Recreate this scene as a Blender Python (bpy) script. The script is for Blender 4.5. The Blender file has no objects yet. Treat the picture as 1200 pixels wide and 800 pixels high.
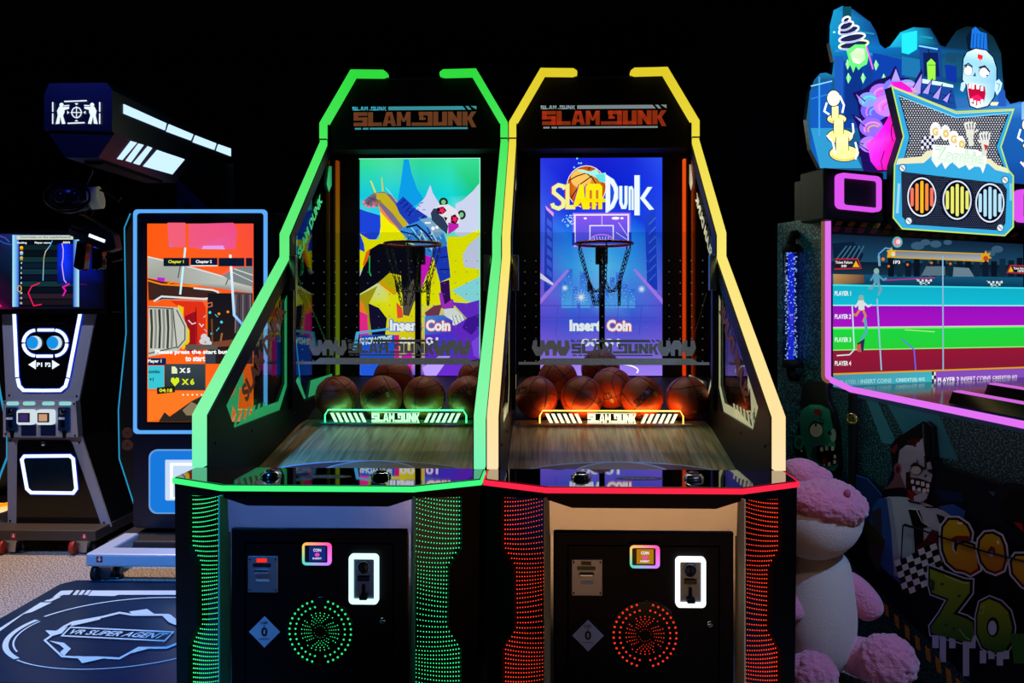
import bpy, bmesh, math, random
from mathutils import Vector, Matrix
from mathutils.geometry import tessellate_polygon
random.seed(7)
S = bpy.context.scene
COL = S.collection
PI = math.pi
# ------------------------------------------------------------------ camera
F, H, PX, PY, YAW = 800.0, 1.45, 623.6, 357.5, math.radians(1.347)
cy_, sy_ = math.cos(YAW), math.sin(YAW)
RT, FW, UP = Vector((cy_, sy_, 0)), Vector((-sy_, cy_, 0)), Vector((0, 0, 1))
EYE = Vector((0, 0, H))
cam = bpy.data.cameras.new('camera'); co = bpy.data.objects.new('camera', cam); COL.objects.link(co)
co.location = EYE; co.rotation_euler = (PI / 2, 0, YAW)
cam.sensor_width = 36; cam.lens = 24; cam.shift_x = (600 - PX) / 1200; cam.shift_y = (PY - 400) / 1200
cam.clip_start = 0.02
S.camera = co
def ray(px, py): return RT * ((px - PX) / F) + FW + UP * ((PY - py) / F)
def hit(px, py, p0, n):
    d = ray(px, py); return EYE + d * ((Vector(p0) - EYE).dot(n) / d.dot(n))
def at(px, py, Y): return hit(px, py, (0, Y, 0), Vector((0, 1, 0)))
# ------------------------------------------------------------------ colours and materials
def lin(c): return c / 12.92 if c <= 0.04045 else ((c + 0.055) / 1.055) ** 2.4
def rgb(*a):
    if len(a) == 1:
        h = a[0].lstrip('#'); a = [int(h[i:i + 2], 16) for i in (0, 2, 4)]
    return tuple(lin(v / 255) for v in a) + (1.0,)
MATS = {}
def nodes_of(m):
    m.use_nodes = True; return m.node_tree.nodes, m.node_tree.links
def mat(name, col='#808080', rough=0.5, metal=0.0, spec=0.5, bump=None, speck=None, coat=0, sheen=0):
    if name in MATS: return MATS[name]
    m = bpy.data.materials.new(name); N, L = nodes_of(m); b = N['Principled BSDF']
    c = rgb(col) if isinstance(col, str) else col
    b.inputs['Base Color'].default_value = c; b.inputs['Roughness'].default_value = rough
    b.inputs['Metallic'].default_value = metal; b.inputs['Specular IOR Level'].default_value = spec
    b.inputs['Coat Weight'].default_value = coat; b.inputs['Sheen Weight'].default_value = sheen
    if bump or speck:
        tc = N.new('ShaderNodeTexCoord')
    if bump:
        t = N.new('ShaderNodeTexNoise'); t.inputs['Scale'].default_value = bump[0]; t.inputs['Detail'].default_value = 6
        L.new(tc.outputs['Object'], t.inputs['Vector'])
        bp = N.new('ShaderNodeBump'); bp.inputs['Strength'].default_value = bump[1]; bp.inputs['Distance'].default_value = bump[2]
        L.new(t.outputs['Fac'], bp.inputs['Height']); L.new(bp.outputs['Normal'], b.inputs['Normal'])
    if speck:
        t = N.new('ShaderNodeTexNoise'); t.inputs['Scale'].default_value = speck[0]; t.inputs['Detail'].default_value = 3
        L.new(tc.outputs['Object'], t.inputs['Vector'])
        r = N.new('ShaderNodeValToRGB'); r.color_ramp.elements[0].position = speck[2]; r.color_ramp.elements[1].position = speck[3]
        r.color_ramp.elements[0].color = c; r.color_ramp.elements[1].color = rgb(speck[1])
        L.new(t.outputs['Fac'], r.inputs['Fac']); L.new(r.outputs['Color'], b.inputs['Base Color'])
    MATS[name] = m; return m
def emit(name, col, s=1.0):
    if name in MATS: return MATS[name]
    m = bpy.data.materials.new(name); N, L = nodes_of(m); N.clear()
    o = N.new('ShaderNodeOutputMaterial'); e = N.new('ShaderNodeEmission')
    e.inputs['Color'].default_value = rgb(col); e.inputs['Strength'].default_value = s
    L.new(e.outputs[0], o.inputs[0]); MATS[name] = m; return m
def attr_emit(name, s=1.0):
    if name in MATS: return MATS[name]
    m = bpy.data.materials.new(name); N, L = nodes_of(m); N.clear()
    o = N.new('ShaderNodeOutputMaterial'); e = N.new('ShaderNodeEmission'); a = N.new('ShaderNodeAttribute')
    a.attribute_name = 'Col'; L.new(a.outputs['Color'], e.inputs['Color']); e.inputs['Strength'].default_value = s
    L.new(e.outputs[0], o.inputs[0]); MATS[name] = m; return m
def attr_print(name, rough=0.4, glow=0.0, spec=0.5):
    if name in MATS: return MATS[name]
    m = bpy.data.materials.new(name); N, L = nodes_of(m); b = N['Principled BSDF']; a = N.new('ShaderNodeAttribute')
    a.attribute_name = 'Col'; L.new(a.outputs['Color'], b.inputs['Base Color']); b.inputs['Roughness'].default_value = rough
    b.inputs['Specular IOR Level'].default_value = spec
    if glow:
        L.new(a.outputs['Color'], b.inputs['Emission Color']); b.inputs['Emission Strength'].default_value = glow
    MATS[name] = m; return m
def glass(name, tint='#ffffff', refl=0.09, rough=0.01):
    if name in MATS: return MATS[name]
    m = bpy.data.materials.new(name); N, L = nodes_of(m); N.clear()
    o = N.new('ShaderNodeOutputMaterial'); t = N.new('ShaderNodeBsdfTransparent'); g = N.new('ShaderNodeBsdfGlossy')
    t.inputs[0].default_value = rgb(tint); g.inputs['Roughness'].default_value = rough
    f = N.new('ShaderNodeLayerWeight'); f.inputs['Blend'].default_value = .5
    pw = N.new('ShaderNodeMath'); pw.operation = 'POWER'; pw.inputs[1].default_value = 5; L.new(f.outputs['Facing'], pw.inputs[0])
    ma = N.new('ShaderNodeMath'); ma.operation = 'MULTIPLY_ADD'; ma.inputs[1].default_value = .85; ma.inputs[2].default_value = refl * .45; L.new(pw.outputs[0], ma.inputs[0])
    x = N.new('ShaderNodeMixShader'); L.new(ma.outputs[0], x.inputs[0]); L.new(t.outputs[0], x.inputs[1]); L.new(g.outputs[0], x.inputs[2])
    L.new(x.outputs[0], o.inputs[0]); MATS[name] = m; return m
BLACK = mat('black_paint', '#050507', 0.45, spec=.18)
BLACKM = mat('matte_black', '#070708', 0.75, spec=0.25)
BLACKG = mat('gloss_black', '#050507', 0.12)
CHROME = mat('chrome', '#d6d6da', 0.07, 1.0, bump=(5, .25, .01))
STEEL = mat('brushed_steel', '#a4abb4', 0.35, 1.0, bump=(220, 0.05, 0.001))
STEELD = mat('dark_steel', '#4a4f57', 0.4, 0.9)
PRINT = attr_print('printed_ink', 0.45)
PRINTM = attr_print('printed_vinyl', 0.6, spec=0.15)
SCREEN = attr_emit('screen_glow', 1.0)
BACKLIT = attr_emit('backlit_acrylic', 1.45)
NEON = attr_emit('neon_tube', 1.05)
# ------------------------------------------------------------------ object helpers
def setp(o, label=None, cat=None, group=None, kind=None):
    if label: o['label'] = label
    if cat: o['category'] = cat
    if group: o['group'] = group
    if kind: o['kind'] = kind
    return o
def thing(name, label, cat, loc=(0, 0, 0), rz=0.0, group=None):
    o = bpy.data.objects.new(name, None); COL.objects.link(o); o.location = loc; o.rotation_euler = (0, 0, rz)
    o.empty_display_size = 0.1
    return setp(o, label, cat, group)
class MB:
    """collects shapes into one mesh"""
    def __init__(s): s.bm = bmesh.new(); s.mi = 0
    def _f(s, vs):
        try:
            f = s.bm.faces.new(vs); f.material_index = s.mi; return f
        except ValueError: return None
    def hexa(s, p):  # 8 points: bottom 4, top 4
        v = [s.bm.verts.new(q) for q in p]
        for i in ((3, 2, 1, 0), (4, 5, 6, 7), (0, 1, 5, 4), (1, 2, 6, 5), (2, 3, 7, 6), (3, 0, 4, 7)): s._f([v[k] for k in i])
        return s
    def box(s, x0, x1, y0, y1, z0, z1, bev=0.0):
        if bev <= 0:
            return s.hexa([(x0, y0, z0), (x1, y0, z0), (x1, y1, z0), (x0, y1, z0), (x0, y0, z1), (x1, y0, z1), (x1, y1, z1), (x0, y1, z1)])
        b = min(bev, (x1 - x0) / 2.2, (y1 - y0) / 2.2, (z1 - z0) / 2.2)
        t = bmesh.new(); bmesh.ops.create_cube(t, size=1)
        for v in t.verts: v.co = ((x0 + x1) / 2 + v.co.x * (x1 - x0), (y0 + y1) / 2 + v.co.y * (y1 - y0), (z0 + z1) / 2 + v.co.z * (z1 - z0))
        bmesh.ops.bevel(t, geom=t.edges[:], offset=b, segments=2, affect='EDGES', profile=0.5)
        s.join(t); return s
    def join(s, t):
        t.verts.ensure_lookup_table(); mp = [s.bm.verts.new(v.co) for v in t.verts]; t.verts.index_update()
        for f in t.faces:
            g = s._f([mp[v.index] for v in f.verts])
            if g: g.smooth = f.smooth
        t.free()
    def prism(s, pts, holes=(), fn=None, d0=0.0, d1=1.0, inset=None):
        """2-D polygon (with holes) extruded from d0 to d1, fn(u,v,d)->3-D point"""
        loops = [list(pts)] + [list(h) for h in holes]
        flat = [p for l in loops for p in l]
        tris = tessellate_polygon([[Vector((p[0], p[1], 0)) for p in l] for l in loops])
        a = [s.bm.verts.new(fn(p[0], p[1], d0)) for p in flat]; b = [s.bm.verts.new(fn(p[0], p[1], d1)) for p in flat]
        for t in tris:
            s._f([a[i] for i in t]); s._f([b[i] for i in reversed(t)])
        k = 0
        for l in loops:
            n = len(l)
            for i in range(n): s._f([a[k + i], a[k + (i + 1) % n], b[k + (i + 1) % n], b[k + i]])
            k += n
        return s
    def tube(s, pts, r, n=10, closed=False, caps=True, smooth=True):
        pts = [Vector(p) for p in pts]; rs = r if isinstance(r, (list, tuple)) else [r] * len(pts)
        rings = []; m = len(pts); prev = None
        for i, p in enumerate(pts):
            if closed: t = (pts[(i + 1) % m] - pts[i - 1]).normalized()
            else: t = (pts[min(i + 1, m - 1)] - pts[max(i - 1, 0)]).normalized()
            if prev is None:
                u = t.orthogonal().normalized()
            else:
                u = (prev - t * prev.dot(t)); u = u.normalized() if u.length > 1e-6 else t.orthogonal().normalized()
            prev = u; w = t.cross(u)
            rings.append([s.bm.verts.new(p + (u * math.cos(2 * PI * k / n) + w * math.sin(2 * PI * k / n)) * rs[i]) for k in range(n)])
        for i in range(m if closed else m - 1):
            A, B = rings[i], rings[(i + 1) % m]
            for k in range(n):
                f = s._f([A[k], A[(k + 1) % n], B[(k + 1) % n], B[k]])
                if f: f.smooth = smooth
        if caps and not closed: s._f(rings[0][::-1]); s._f(rings[-1])
        return s
    def cyl(s, p0, p1, r, n=20, r2=None, smooth=True): return s.tube([p0, p1], [r, r if r2 is None else r2], n, smooth=smooth)
    def lathe(s, prof, M=Matrix(), n=28):
        rings = []
        for r, z in prof: rings.append([s.bm.verts.new(M @ Vector((r * math.cos(2 * PI * k / n), r * math.sin(2 * PI * k / n), z))) for k in range(n)])
        for A, B in zip(rings, rings[1:]):
            for k in range(n):
                f = s._f([A[k], A[(k + 1) % n], B[(k + 1) % n], B[k]])
                if f: f.smooth = True
        s._f(rings[0][::-1]); s._f(rings[-1]); return s
    def ball(s, c, r, nu=24, nv=16, M=None):
        r = r if isinstance(r, (list, tuple)) else (r, r, r)
        t = bmesh.new(); bmesh.ops.create_uvsphere(t, u_segments=nu, v_segments=nv, radius=1)
        for v in t.verts:
            q = Vector((v.co.x * r[0], v.co.y * r[1], v.co.z * r[2]))
            if M: q = M @ q
            v.co = q + Vector(c)
        for f in t.faces: f.smooth = True
        s.join(t); return s
    def build(s, name, m, parent=None, label=None, bevel=0.0, recalc=True, loc=None):
        if recalc: bmesh.ops.recalc_face_normals(s.bm, faces=s.bm.faces[:])
        me = bpy.data.meshes.new(name); s.bm.to_mesh(me); s.bm.free()
        for q in (m if isinstance(m, (list, tuple)) else [m]): me.materials.append(q)
        o = bpy.data.objects.new(name, me); COL.objects.link(o)
        if parent: o.parent = parent
        if loc: o.location = loc
        if label: o['label'] = label
        if bevel:
            b = o.modifiers.new('edge', 'BEVEL'); b.width = bevel; b.segments = 2; b.limit_method = 'ANGLE'
        return o
def xz(y0=None): return lambda u, v, d: (u, d, v)      # polygon in the x-z plane, extruded in y
YZ = lambda u, v, d: (d, u, v)                          # polygon in the y-z plane, extruded in x
XY = lambda u, v, d: (u, v, d)                          # polygon in plan, extruded in z
def rrect(x0, y0, x1, y1, r, n=5):
    o = []
    for cx, cy, a in ((x1 - r, y1 - r, 0), (x0 + r, y1 - r, 90), (x0 + r, y0 + r, 180), (x1 - r, y0 + r, 270)):
        for k in range(n + 1):
            t = math.radians(a + 90 * k / n); o.append((cx + r * math.cos(t), cy + r * math.sin(t)))
    return o
def ell(cx, cy, rx, ry, n=28, a0=0, a1=360): 
    full = abs(a1 - a0) >= 360
    return [(cx + rx * math.cos(math.radians(a0 + (a1 - a0) * k / (n if full else n - 1))), cy + ry * math.sin(math.radians(a0 + (a1 - a0) * k / (n if full else n - 1)))) for k in range(n)]
def offset_line(pts, w, closed=False):
    """outline of a mitred 2-D line of width w"""
    P = [Vector(p) for p in pts]; n = len(P); Lf, Rt = [], []
    for i, p in enumerate(P):
        a = P[i - 1] if (i > 0 or closed) else None; b = P[(i + 1) % n] if (i < n - 1 or closed) else None
        d1 = (p - a).normalized() if a is not None else None; d2 = (b - p).normalized() if b is not None else None
        d1 = d1 if d1 is not None else d2; d2 = d2 if d2 is not None else d1
        n1 = Vector((-d1.y, d1.x)); n2 = Vector((-d2.y, d2.x)); m = n1 + n2
        m = m.normalized() if m.length > 1e-4 else n1
        k = w / 2 / max(0.35, m.dot(n1)); Lf.append(p + m * k); Rt.append(p - m * k)
    return Lf, Rt
# ------------------------------------------------------------------ lettering and flat artwork
TXT = {}
def text_mesh(s, bold=0.0, shear=0.0):
    k = (s, bold, shear)
    if k in TXT: return TXT[k]
    cu = bpy.data.curves.new('t', 'FONT'); cu.body = s; cu.offset = bold; cu.shear = shear; cu.resolution_u = 3
    o = bpy.data.objects.new('t', cu); COL.objects.link(o)
    dg = bpy.context.evaluated_depsgraph_get(); me = bpy.data.meshes.new_from_object(o.evaluated_get(dg))
    V = [(v.co.x, v.co.y) for v in me.vertices]; Fc = [tuple(p.vertices) for p in me.polygons]
    bpy.data.objects.remove(o); bpy.data.curves.remove(cu); bpy.data.meshes.remove(me)
    x0 = min(v[0] for v in V); x1 = max(v[0] for v in V); y0 = min(v[1] for v in V); y1 = max(v[1] for v in V)
    TXT[k] = ([((x - x0) / (x1 - x0), (y - y0) / (y1 - y0)) for x, y in V], Fc, (x1 - x0) / (y1 - y0)); return TXT[k]
def R4(x0, y0, x1, y1): return [(x0, y0), (x1, y0), (x1, y1), (x0, y1)]
BLK = {  # heavy block capitals on a unit square, y up
 'S': [R4(0, .74, 1, 1), R4(0, .4, .34, 1), R4(0, .4, 1, .64), R4(.66, 0, 1, .64), R4(0, 0, 1, .26)],
 'L': [R4(0, 0, .36, 1), R4(0, 0, 1, .26)],
 'A': [[(0, 0), (.34, 0), (.52, 1), (.28, 1)], [(.48, 1), (.72, 1), (1, 0), (.66, 0)], R4(.2, .2, .8, .4), R4(.28, .74, .72, 1)],
 'M': [R4(0, 0, .3, 1), R4(.7, 0, 1, 1), [(.0, 1), (.3, 1), (.58, .3), (.42, .3)], [(.7, 1), (1, 1), (.58, .3), (.42, .3)]],
 'D': [R4(0, .74, 1, 1), R4(.66, 0, 1, 1), R4(-.5, 0, 1, .24), R4(.05, .42, .34, 1), R4(.05, .42, .5, .6)],
 'U': [R4(0, 0, .36, 1), R4(.64, 0, 1, 1), R4(0, 0, 1, .26)],
 'N': [R4(0, 0, .34, 1), R4(.66, 0, 1, 1), [(0, 1), (.34, 1), (1, 0), (.66, 0)]],
 'K': [R4(0, 0, .36, 1), [(.3, .45), (.62, 1), (1, 1), (.62, .45)], [(.3, .6), (.62, .6), (1, -.12), (.66, -.12)]]}
class Art:
    """flat coloured artwork; fn(u, v, lift) -> 3-D point, lift is a hair towards the viewer"""
    def __init__(s, fn, step=0.00012): s.fn = fn; s.V = []; s.F = []; s.C = []; s.k = 0; s.step = step; s.org()
    def org(s, ox=0, oy=0, sc=1): s.o = (ox, oy, sc); return s
    def _add(s, pts, faces, cols):
        b = len(s.V); ox, oy, sc = s.o
        for p in pts: s.V.append(s.fn(ox + p[0] / sc, oy + p[1] / sc, s.k * s.step))
        for f in faces:
            s.F.append([b + i for i in f]); s.C.append([cols[i] for i in f])
        s.k += 1
    def poly(s, pts, c, hold=False):
        pts = [tuple(p) for p in pts]
        cols = [rgb(x) if isinstance(x, str) else x for x in c] if isinstance(c, list) else [rgb(c) if isinstance(c, str) else c] * len(pts)
        tr = tessellate_polygon([[Vector((p[0], p[1], 0)) for p in pts]])
        if hold: s.k -= 1
        s._add(pts, tr, cols); return s
    def rect(s, x0, y0, x1, y1, c, c2=None, horiz=False, hold=False):
        if c2: c = [c, c2, c2, c] if horiz else [c, c, c2, c2]
        return s.poly([(x0, y0), (x1, y0), (x1, y1), (x0, y1)], c, hold)
    def grid(s, x0, y0, x1, y1, rows):
        rows = [[rgb(c) for c in r] for r in rows]; nr, nc = len(rows), len(rows[0]); P, C, Fc = [], [], []
        for i in range(nr):
            for j in range(nc): P.append((x0 + (x1 - x0) * j / (nc - 1), y0 + (y1 - y0) * i / (nr - 1))); C.append(rows[i][j])
        for i in range(nr - 1):
            for j in range(nc - 1): a = i * nc + j; Fc.append((a, a + 1, a + nc + 1, a + nc))
        s._add(P, Fc, C); return s
    def line(s, pts, w, c, closed=False):
        a, b = offset_line(pts, w, closed); n = len(a); P = [tuple(p) for p in a + b]
        c = [rgb(x) if isinstance(x, str) else x for x in c] * 2 if isinstance(c, list) else [rgb(c) if isinstance(c, str) else c] * (2 * n)
        Fc = [(i, (i + 1) % n, n + (i + 1) % n, n + i) for i in range(n if closed else n - 1)]
        s._add(P, Fc, c); return s
    def ell(s, cx, cy, rx, ry, c, n=24, rim=None):
        if rim:
            p = ell(cx, cy, rx, ry, n); P = p + [(cx, cy)]; s._add(P, [(i, (i + 1) % n, n) for i in range(n)], [rgb(rim)] * n + [rgb(c)]); return s
        return s.poly(ell(cx, cy, rx, ry, n), c)
    def ring(s, cx, cy, rx, ry, w, c, a0=0, a1=360, n=36): return s.line(ell(cx, cy, rx, ry, n, a0, a1), w, c, abs(a1 - a0) >= 360)
    def text(s, t, x, y, h, c, w=None, bold=0.02, shear=0.0, align='l', skew=0.0, c2=None):
        """x,y = left/centre and top edge, v grows downwards; skew tilts the baseline"""
        V, Fc, r = text_mesh(t, bold, shear); w = w or h * r
        if align == 'c': x -= w / 2
        if align == 'r': x -= w
        P = [(x + u * w, y + (1 - v) * h + skew * u * w) for u, v in V]
        ca, cb = rgb(c), rgb(c2 or c); C = [tuple(ca[i] * v + cb[i] * (1 - v) for i in range(4)) for u, v in V]
        s._add(P, Fc, C); return s
    def block(s, t, x0, y0, x1, y1, c, gap=0.12, shear=0.0):
        n = len(t); cw = (x1 - x0) / (n + gap * (n - 1)); P, Fc = [], []
        for i, ch in enumerate(t):
            bx = x0 + i * cw * (1 + gap)
            for pg in BLK.get(ch, []):
                b = len(P); P += [(bx + u * cw + shear * (v - .5) * (y1 - y0), y1 - v * (y1 - y0)) for u, v in pg]; Fc.append(tuple(range(b, b + len(pg))))
        s._add(P, Fc, [rgb(c)] * len(P)); return s
    def build(s, name, m, parent=None, label=None):
        me = bpy.data.meshes.new(name); me.from_pydata([tuple(v) for v in s.V], [], s.F); 
        at_ = me.color_attributes.new('Col', 'FLOAT_COLOR', 'CORNER'); k = 0
        for cs in s.C:
            for c in cs: at_.data[k].color = c; k += 1
        me.materials.append(m); o = bpy.data.objects.new(name, me); COL.objects.link(o)
        if parent: o.parent = parent
        if label: o['label'] = label
        return o
def colour_by(o, fn):
    me = o.data; a = me.color_attributes.new('Col', 'FLOAT_COLOR', 'CORNER')
    for l in me.loops: a.data[l.index].color = fn(me.vertices[l.vertex_index].co)
def mixc(a, b, t): t = max(0, min(1, t)); return tuple(a[i] * (1 - t) + b[i] * t for i in range(4))
def ramp(stops, t):
    for (t0, c0), (t1, c1) in zip(stops, stops[1:]):
        if t <= t1: return mixc(rgb(c0), rgb(c1), (t - t0) / max(1e-6, t1 - t0))
    return rgb(stops[-1][1])
#@@SETTING
# ------------------------------------------------------------------ the room
def carpet_mat():
    m = bpy.data.materials.new('carpet'); N, L = nodes_of(m); b = N['Principled BSDF']; tc = N.new('ShaderNodeTexCoord')
    n1 = N.new('ShaderNodeTexNoise'); n1.inputs['Scale'].default_value = 130; n1.inputs['Detail'].default_value = 4
    n2 = N.new('ShaderNodeTexNoise'); n2.inputs['Scale'].default_value = 3; 
    L.new(tc.outputs['Object'], n1.inputs['Vector']); L.new(tc.outputs['Object'], n2.inputs['Vector'])
    r = N.new('ShaderNodeValToRGB'); r.color_ramp.elements[0].position = .38; r.color_ramp.elements[1].position = .64
    r.color_ramp.elements[0].color = rgb('#4c4744'); r.color_ramp.elements[1].color = rgb('#cfc6ba')
    L.new(n1.outputs['Fac'], r.inputs['Fac']); L.new(r.outputs[0], b.inputs['Base Color']); b.inputs['Roughness'].default_value = .95
    b.inputs['Specular IOR Level'].default_value = .1
    bp = N.new('ShaderNodeBump'); bp.inputs['Strength'].default_value = .6; bp.inputs['Distance'].default_value = .004
    L.new(n1.outputs['Fac'], bp.inputs['Height']); L.new(bp.outputs[0], b.inputs['Normal']); return m
WALL = mat('dark_wall', '#0c0d12', 0.85, spec=0.15, bump=(60, 0.1, 0.002))
setp(MB().box(-4.6, 4.6, -3.2, 5.8, -0.06, 0).build('floor', carpet_mat()), kind='structure')
setp(MB().box(-4.6, 4.6, -3.2, 5.8, 3.5, 3.56).build('ceiling', mat('dark_ceiling', '#060607', 0.9, spec=.1)), kind='structure')
setp(MB().box(-4.6, 4.6, 5.8, 5.88, -0.06, 3.56).build('wall_back', WALL), kind='structure')
setp(MB().box(-4.68, -4.6, -3.2, 5.8, -0.06, 3.56).build('wall_left', WALL), kind='structure')
setp(MB().box(4.6, 4.68, -3.2, 5.8, -0.06, 3.56).build('wall_right', WALL), kind='structure')
setp(MB().box(-4.6, 4.6, -3.28, -3.2, -0.06, 3.56).build('wall_front', WALL), kind='structure')
setp(MB().box(1.13, 1.72, 4.75, 5.8, 0, 3.5).build('wall_pillar', mat('pillar_paint', '#15181c', 0.8, spec=.2)), kind='structure')
#@@BASKET
# ------------------------------------------------------------------ basketball machines
def wood_mat():
    m = bpy.data.materials.new('court_wood'); N, L = nodes_of(m); b = N['Principled BSDF']; tc = N.new('ShaderNodeTexCoord')
    mp = N.new('ShaderNodeMapping'); mp.inputs['Scale'].default_value = (34, 2.2, 1); L.new(tc.outputs['Object'], mp.inputs['Vector'])
    n = N.new('ShaderNodeTexNoise'); n.inputs['Scale'].default_value = 2.2; n.inputs['Detail'].default_value = 5; L.new(mp.outputs[0], n.inputs['Vector'])
    r = N.new('ShaderNodeValToRGB'); r.color_ramp.elements[0].position = .3; r.color_ramp.elements[1].position = .7
    r.color_ramp.elements[0].color = rgb('#7a5c40'); r.color_ramp.elements[1].color = rgb('#c8a67c')
    L.new(n.outputs['Fac'], r.inputs['Fac']); L.new(r.outputs[0], b.inputs['Base Color']); b.inputs['Roughness'].default_value = .32
    return m
WOOD = wood_mat()
MIRROR = mat('tinted_mirror', '#3a4450', 0.06, 1.0)
DECKTOP = mat('mirror_black_acrylic', '#8d8f96', 0.03, 1.0)
GLASS = glass('clear_glass', '#f2f6f6', 0.07)
GLASSW = glass('window_acrylic', '#e6f2ec', 0.1)
CHAIN = mat('chain_metal', '#5a6066', 0.3, 0.9)
# side view points (depth dy, height z) of one machine
SK = {'C': (.238, .859), 'D': (.238, 1.041), 'E4': (1.049, 1.674), 'E3': (1.049, 1.786), 'F': (1.654, 2.393), 'G': (1.640, 2.478)}
WH = .514
def hoop_parts(root, cx, ring_mat):
    yr, zr, R = 1.60, 1.795, .158
    hp = MB().tube([(cx + R * math.cos(2 * PI * k / 40), yr + R * math.sin(2 * PI * k / 40), zr) for k in range(40)], .0085, 10, closed=True)
    for k in range(6):
        a = 2 * PI * (k + .5) / 6; hp.tube([(cx + R * math.cos(a), yr + R * math.sin(a), zr - .006), (cx + R * math.cos(a), yr + R * math.sin(a), zr - .03)], .004, 6)
    rim = hp.build('hoop_rim', ring_mat, root, label='dark orange steel hoop rim')
    MB().box(cx - .035, cx + .035, yr + R - .012, yr + R + .06, zr - .105, zr - .004, .006).build('hoop_bracket', BLACKM, rim)
    for k in range(6):
        a = 2 * PI * (k + .5) / 6; c = MB(); a2 = a + (PI / 6 if k % 2 else -PI / 6) * .8
        top = Vector((cx + R * math.cos(a), yr + R * math.sin(a), zr - .03)); mid = Vector((cx + .10 * math.cos(a), yr + .10 * math.sin(a), zr - .21))
        low = Vector((cx + .085 * math.cos(a2), yr + .085 * math.sin(a2), zr - .345))
        path = [top.lerp(mid, t / 8) for t in range(8)] + [mid.lerp(low, t / 6) for t in range(7)]
        for i in range(len(path) - 1):
            p, q = path[i], path[i + 1]; d = (q - p); ctr = (p + q) / 2; d.normalize(); u = d.orthogonal().normalized()
            if i % 2: u = d.cross(u)
            hl, hw = (q - p).length * .64, .0075
            c.tube([ctr + d * (hl * math.cos(2 * PI * j / 10)) + u * (hw * math.sin(2 * PI * j / 10)) for j in range(10)], .0025, 5, closed=True)
        c.build('net_chain', CHAIN, rim)
    pts = []
    c = MB()
    for k in range(6):   # swags that tie the hanging chains together
        a, b = 2 * PI * (k + .5) / 6, 2 * PI * (k + 1.5) / 6
        p = Vector((cx + 0.10 * math.cos(a), yr + 0.10 * math.sin(a), zr - .21)); q = Vector((cx + 0.10 * math.cos(b), yr + 0.10 * math.sin(b), zr - .21))
        for i in range(5):
            s0, s1 = i / 5, (i + 1) / 5
            f = lambda s: p.lerp(q, s) + Vector((0, 0, -.06 * 4 * s * (1 - s)))
            P0, P1 = f(s0), f(s1); d = (P1 - P0); ctr = (P0 + P1) / 2; hl = d.length * .62; d.normalize(); u = d.orthogonal().normalized()
            c.tube([ctr + d * (hl * math.cos(2 * PI * j / 10)) + u * (.0062 * math.sin(2 * PI * j / 10)) for j in range(10)], .0025, 5, closed=True)
    c.build('net_swag', CHAIN, rim)
    MB().box(cx - .016, cx + .016, 1.735, 1.765, .9, 1.70).build('hoop_pole', BLACK, root)
    MB().box(cx - .016, cx + .016, yr + R + .03, 1.765, 1.69, 1.72).build('hoop_arm', BLACK, root)
def slam_logo(a, x0, y0, x1, y1, c, cbar):
    """two-line logo: small words and bar, big block word, thin bar; box x0..x1, y0 (top)..y1"""
    w, h = x1 - x0, y1 - y0
    a.block('SLAM', x0, y0, x0 + w * .125, y0 + h * .16, cbar); a.block('DUNK', x0 + w * .15, y0, x0 + w * .275, y0 + h * .16, cbar)
    a.poly([(x0 + w * .29, y0), (x0 + w * .89, y0), (x0 + w * .915, y0 + h * .16), (x0 + w * .29, y0 + h * .16)], cbar)
    a.poly([(x0 + w * .91, y0), (x0 + w * .935, y0), (x0 + w * .96, y0 + h * .16), (x0 + w * .935, y0 + h * .16)], cbar)
    a.poly([(x0 + w * .955, y0), (x0 + w, y0), (x0 + w, y0 + h * .16)], cbar)
    a.block('SLAM', x0 + w * .01, y0 + h * .24, x0 + w * .47, y0 + h * .85, c, gap=.05); a.block('DUNK', x0 + w * .535, y0 + h * .24, x0 + w, y0 + h * .85, c, gap=.06)
    a.rect(x0 + w * .02, y0 + h * .92, x0 + w * .07, y0 + h, cbar); a.rect(x0 + w * .085, y0 + h * .92, x0 + w * .13, y0 + h, cbar); a.rect(x0 + w * .14, y0 + h * .92, x0 + w * .93, y0 + h, cbar)
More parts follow.
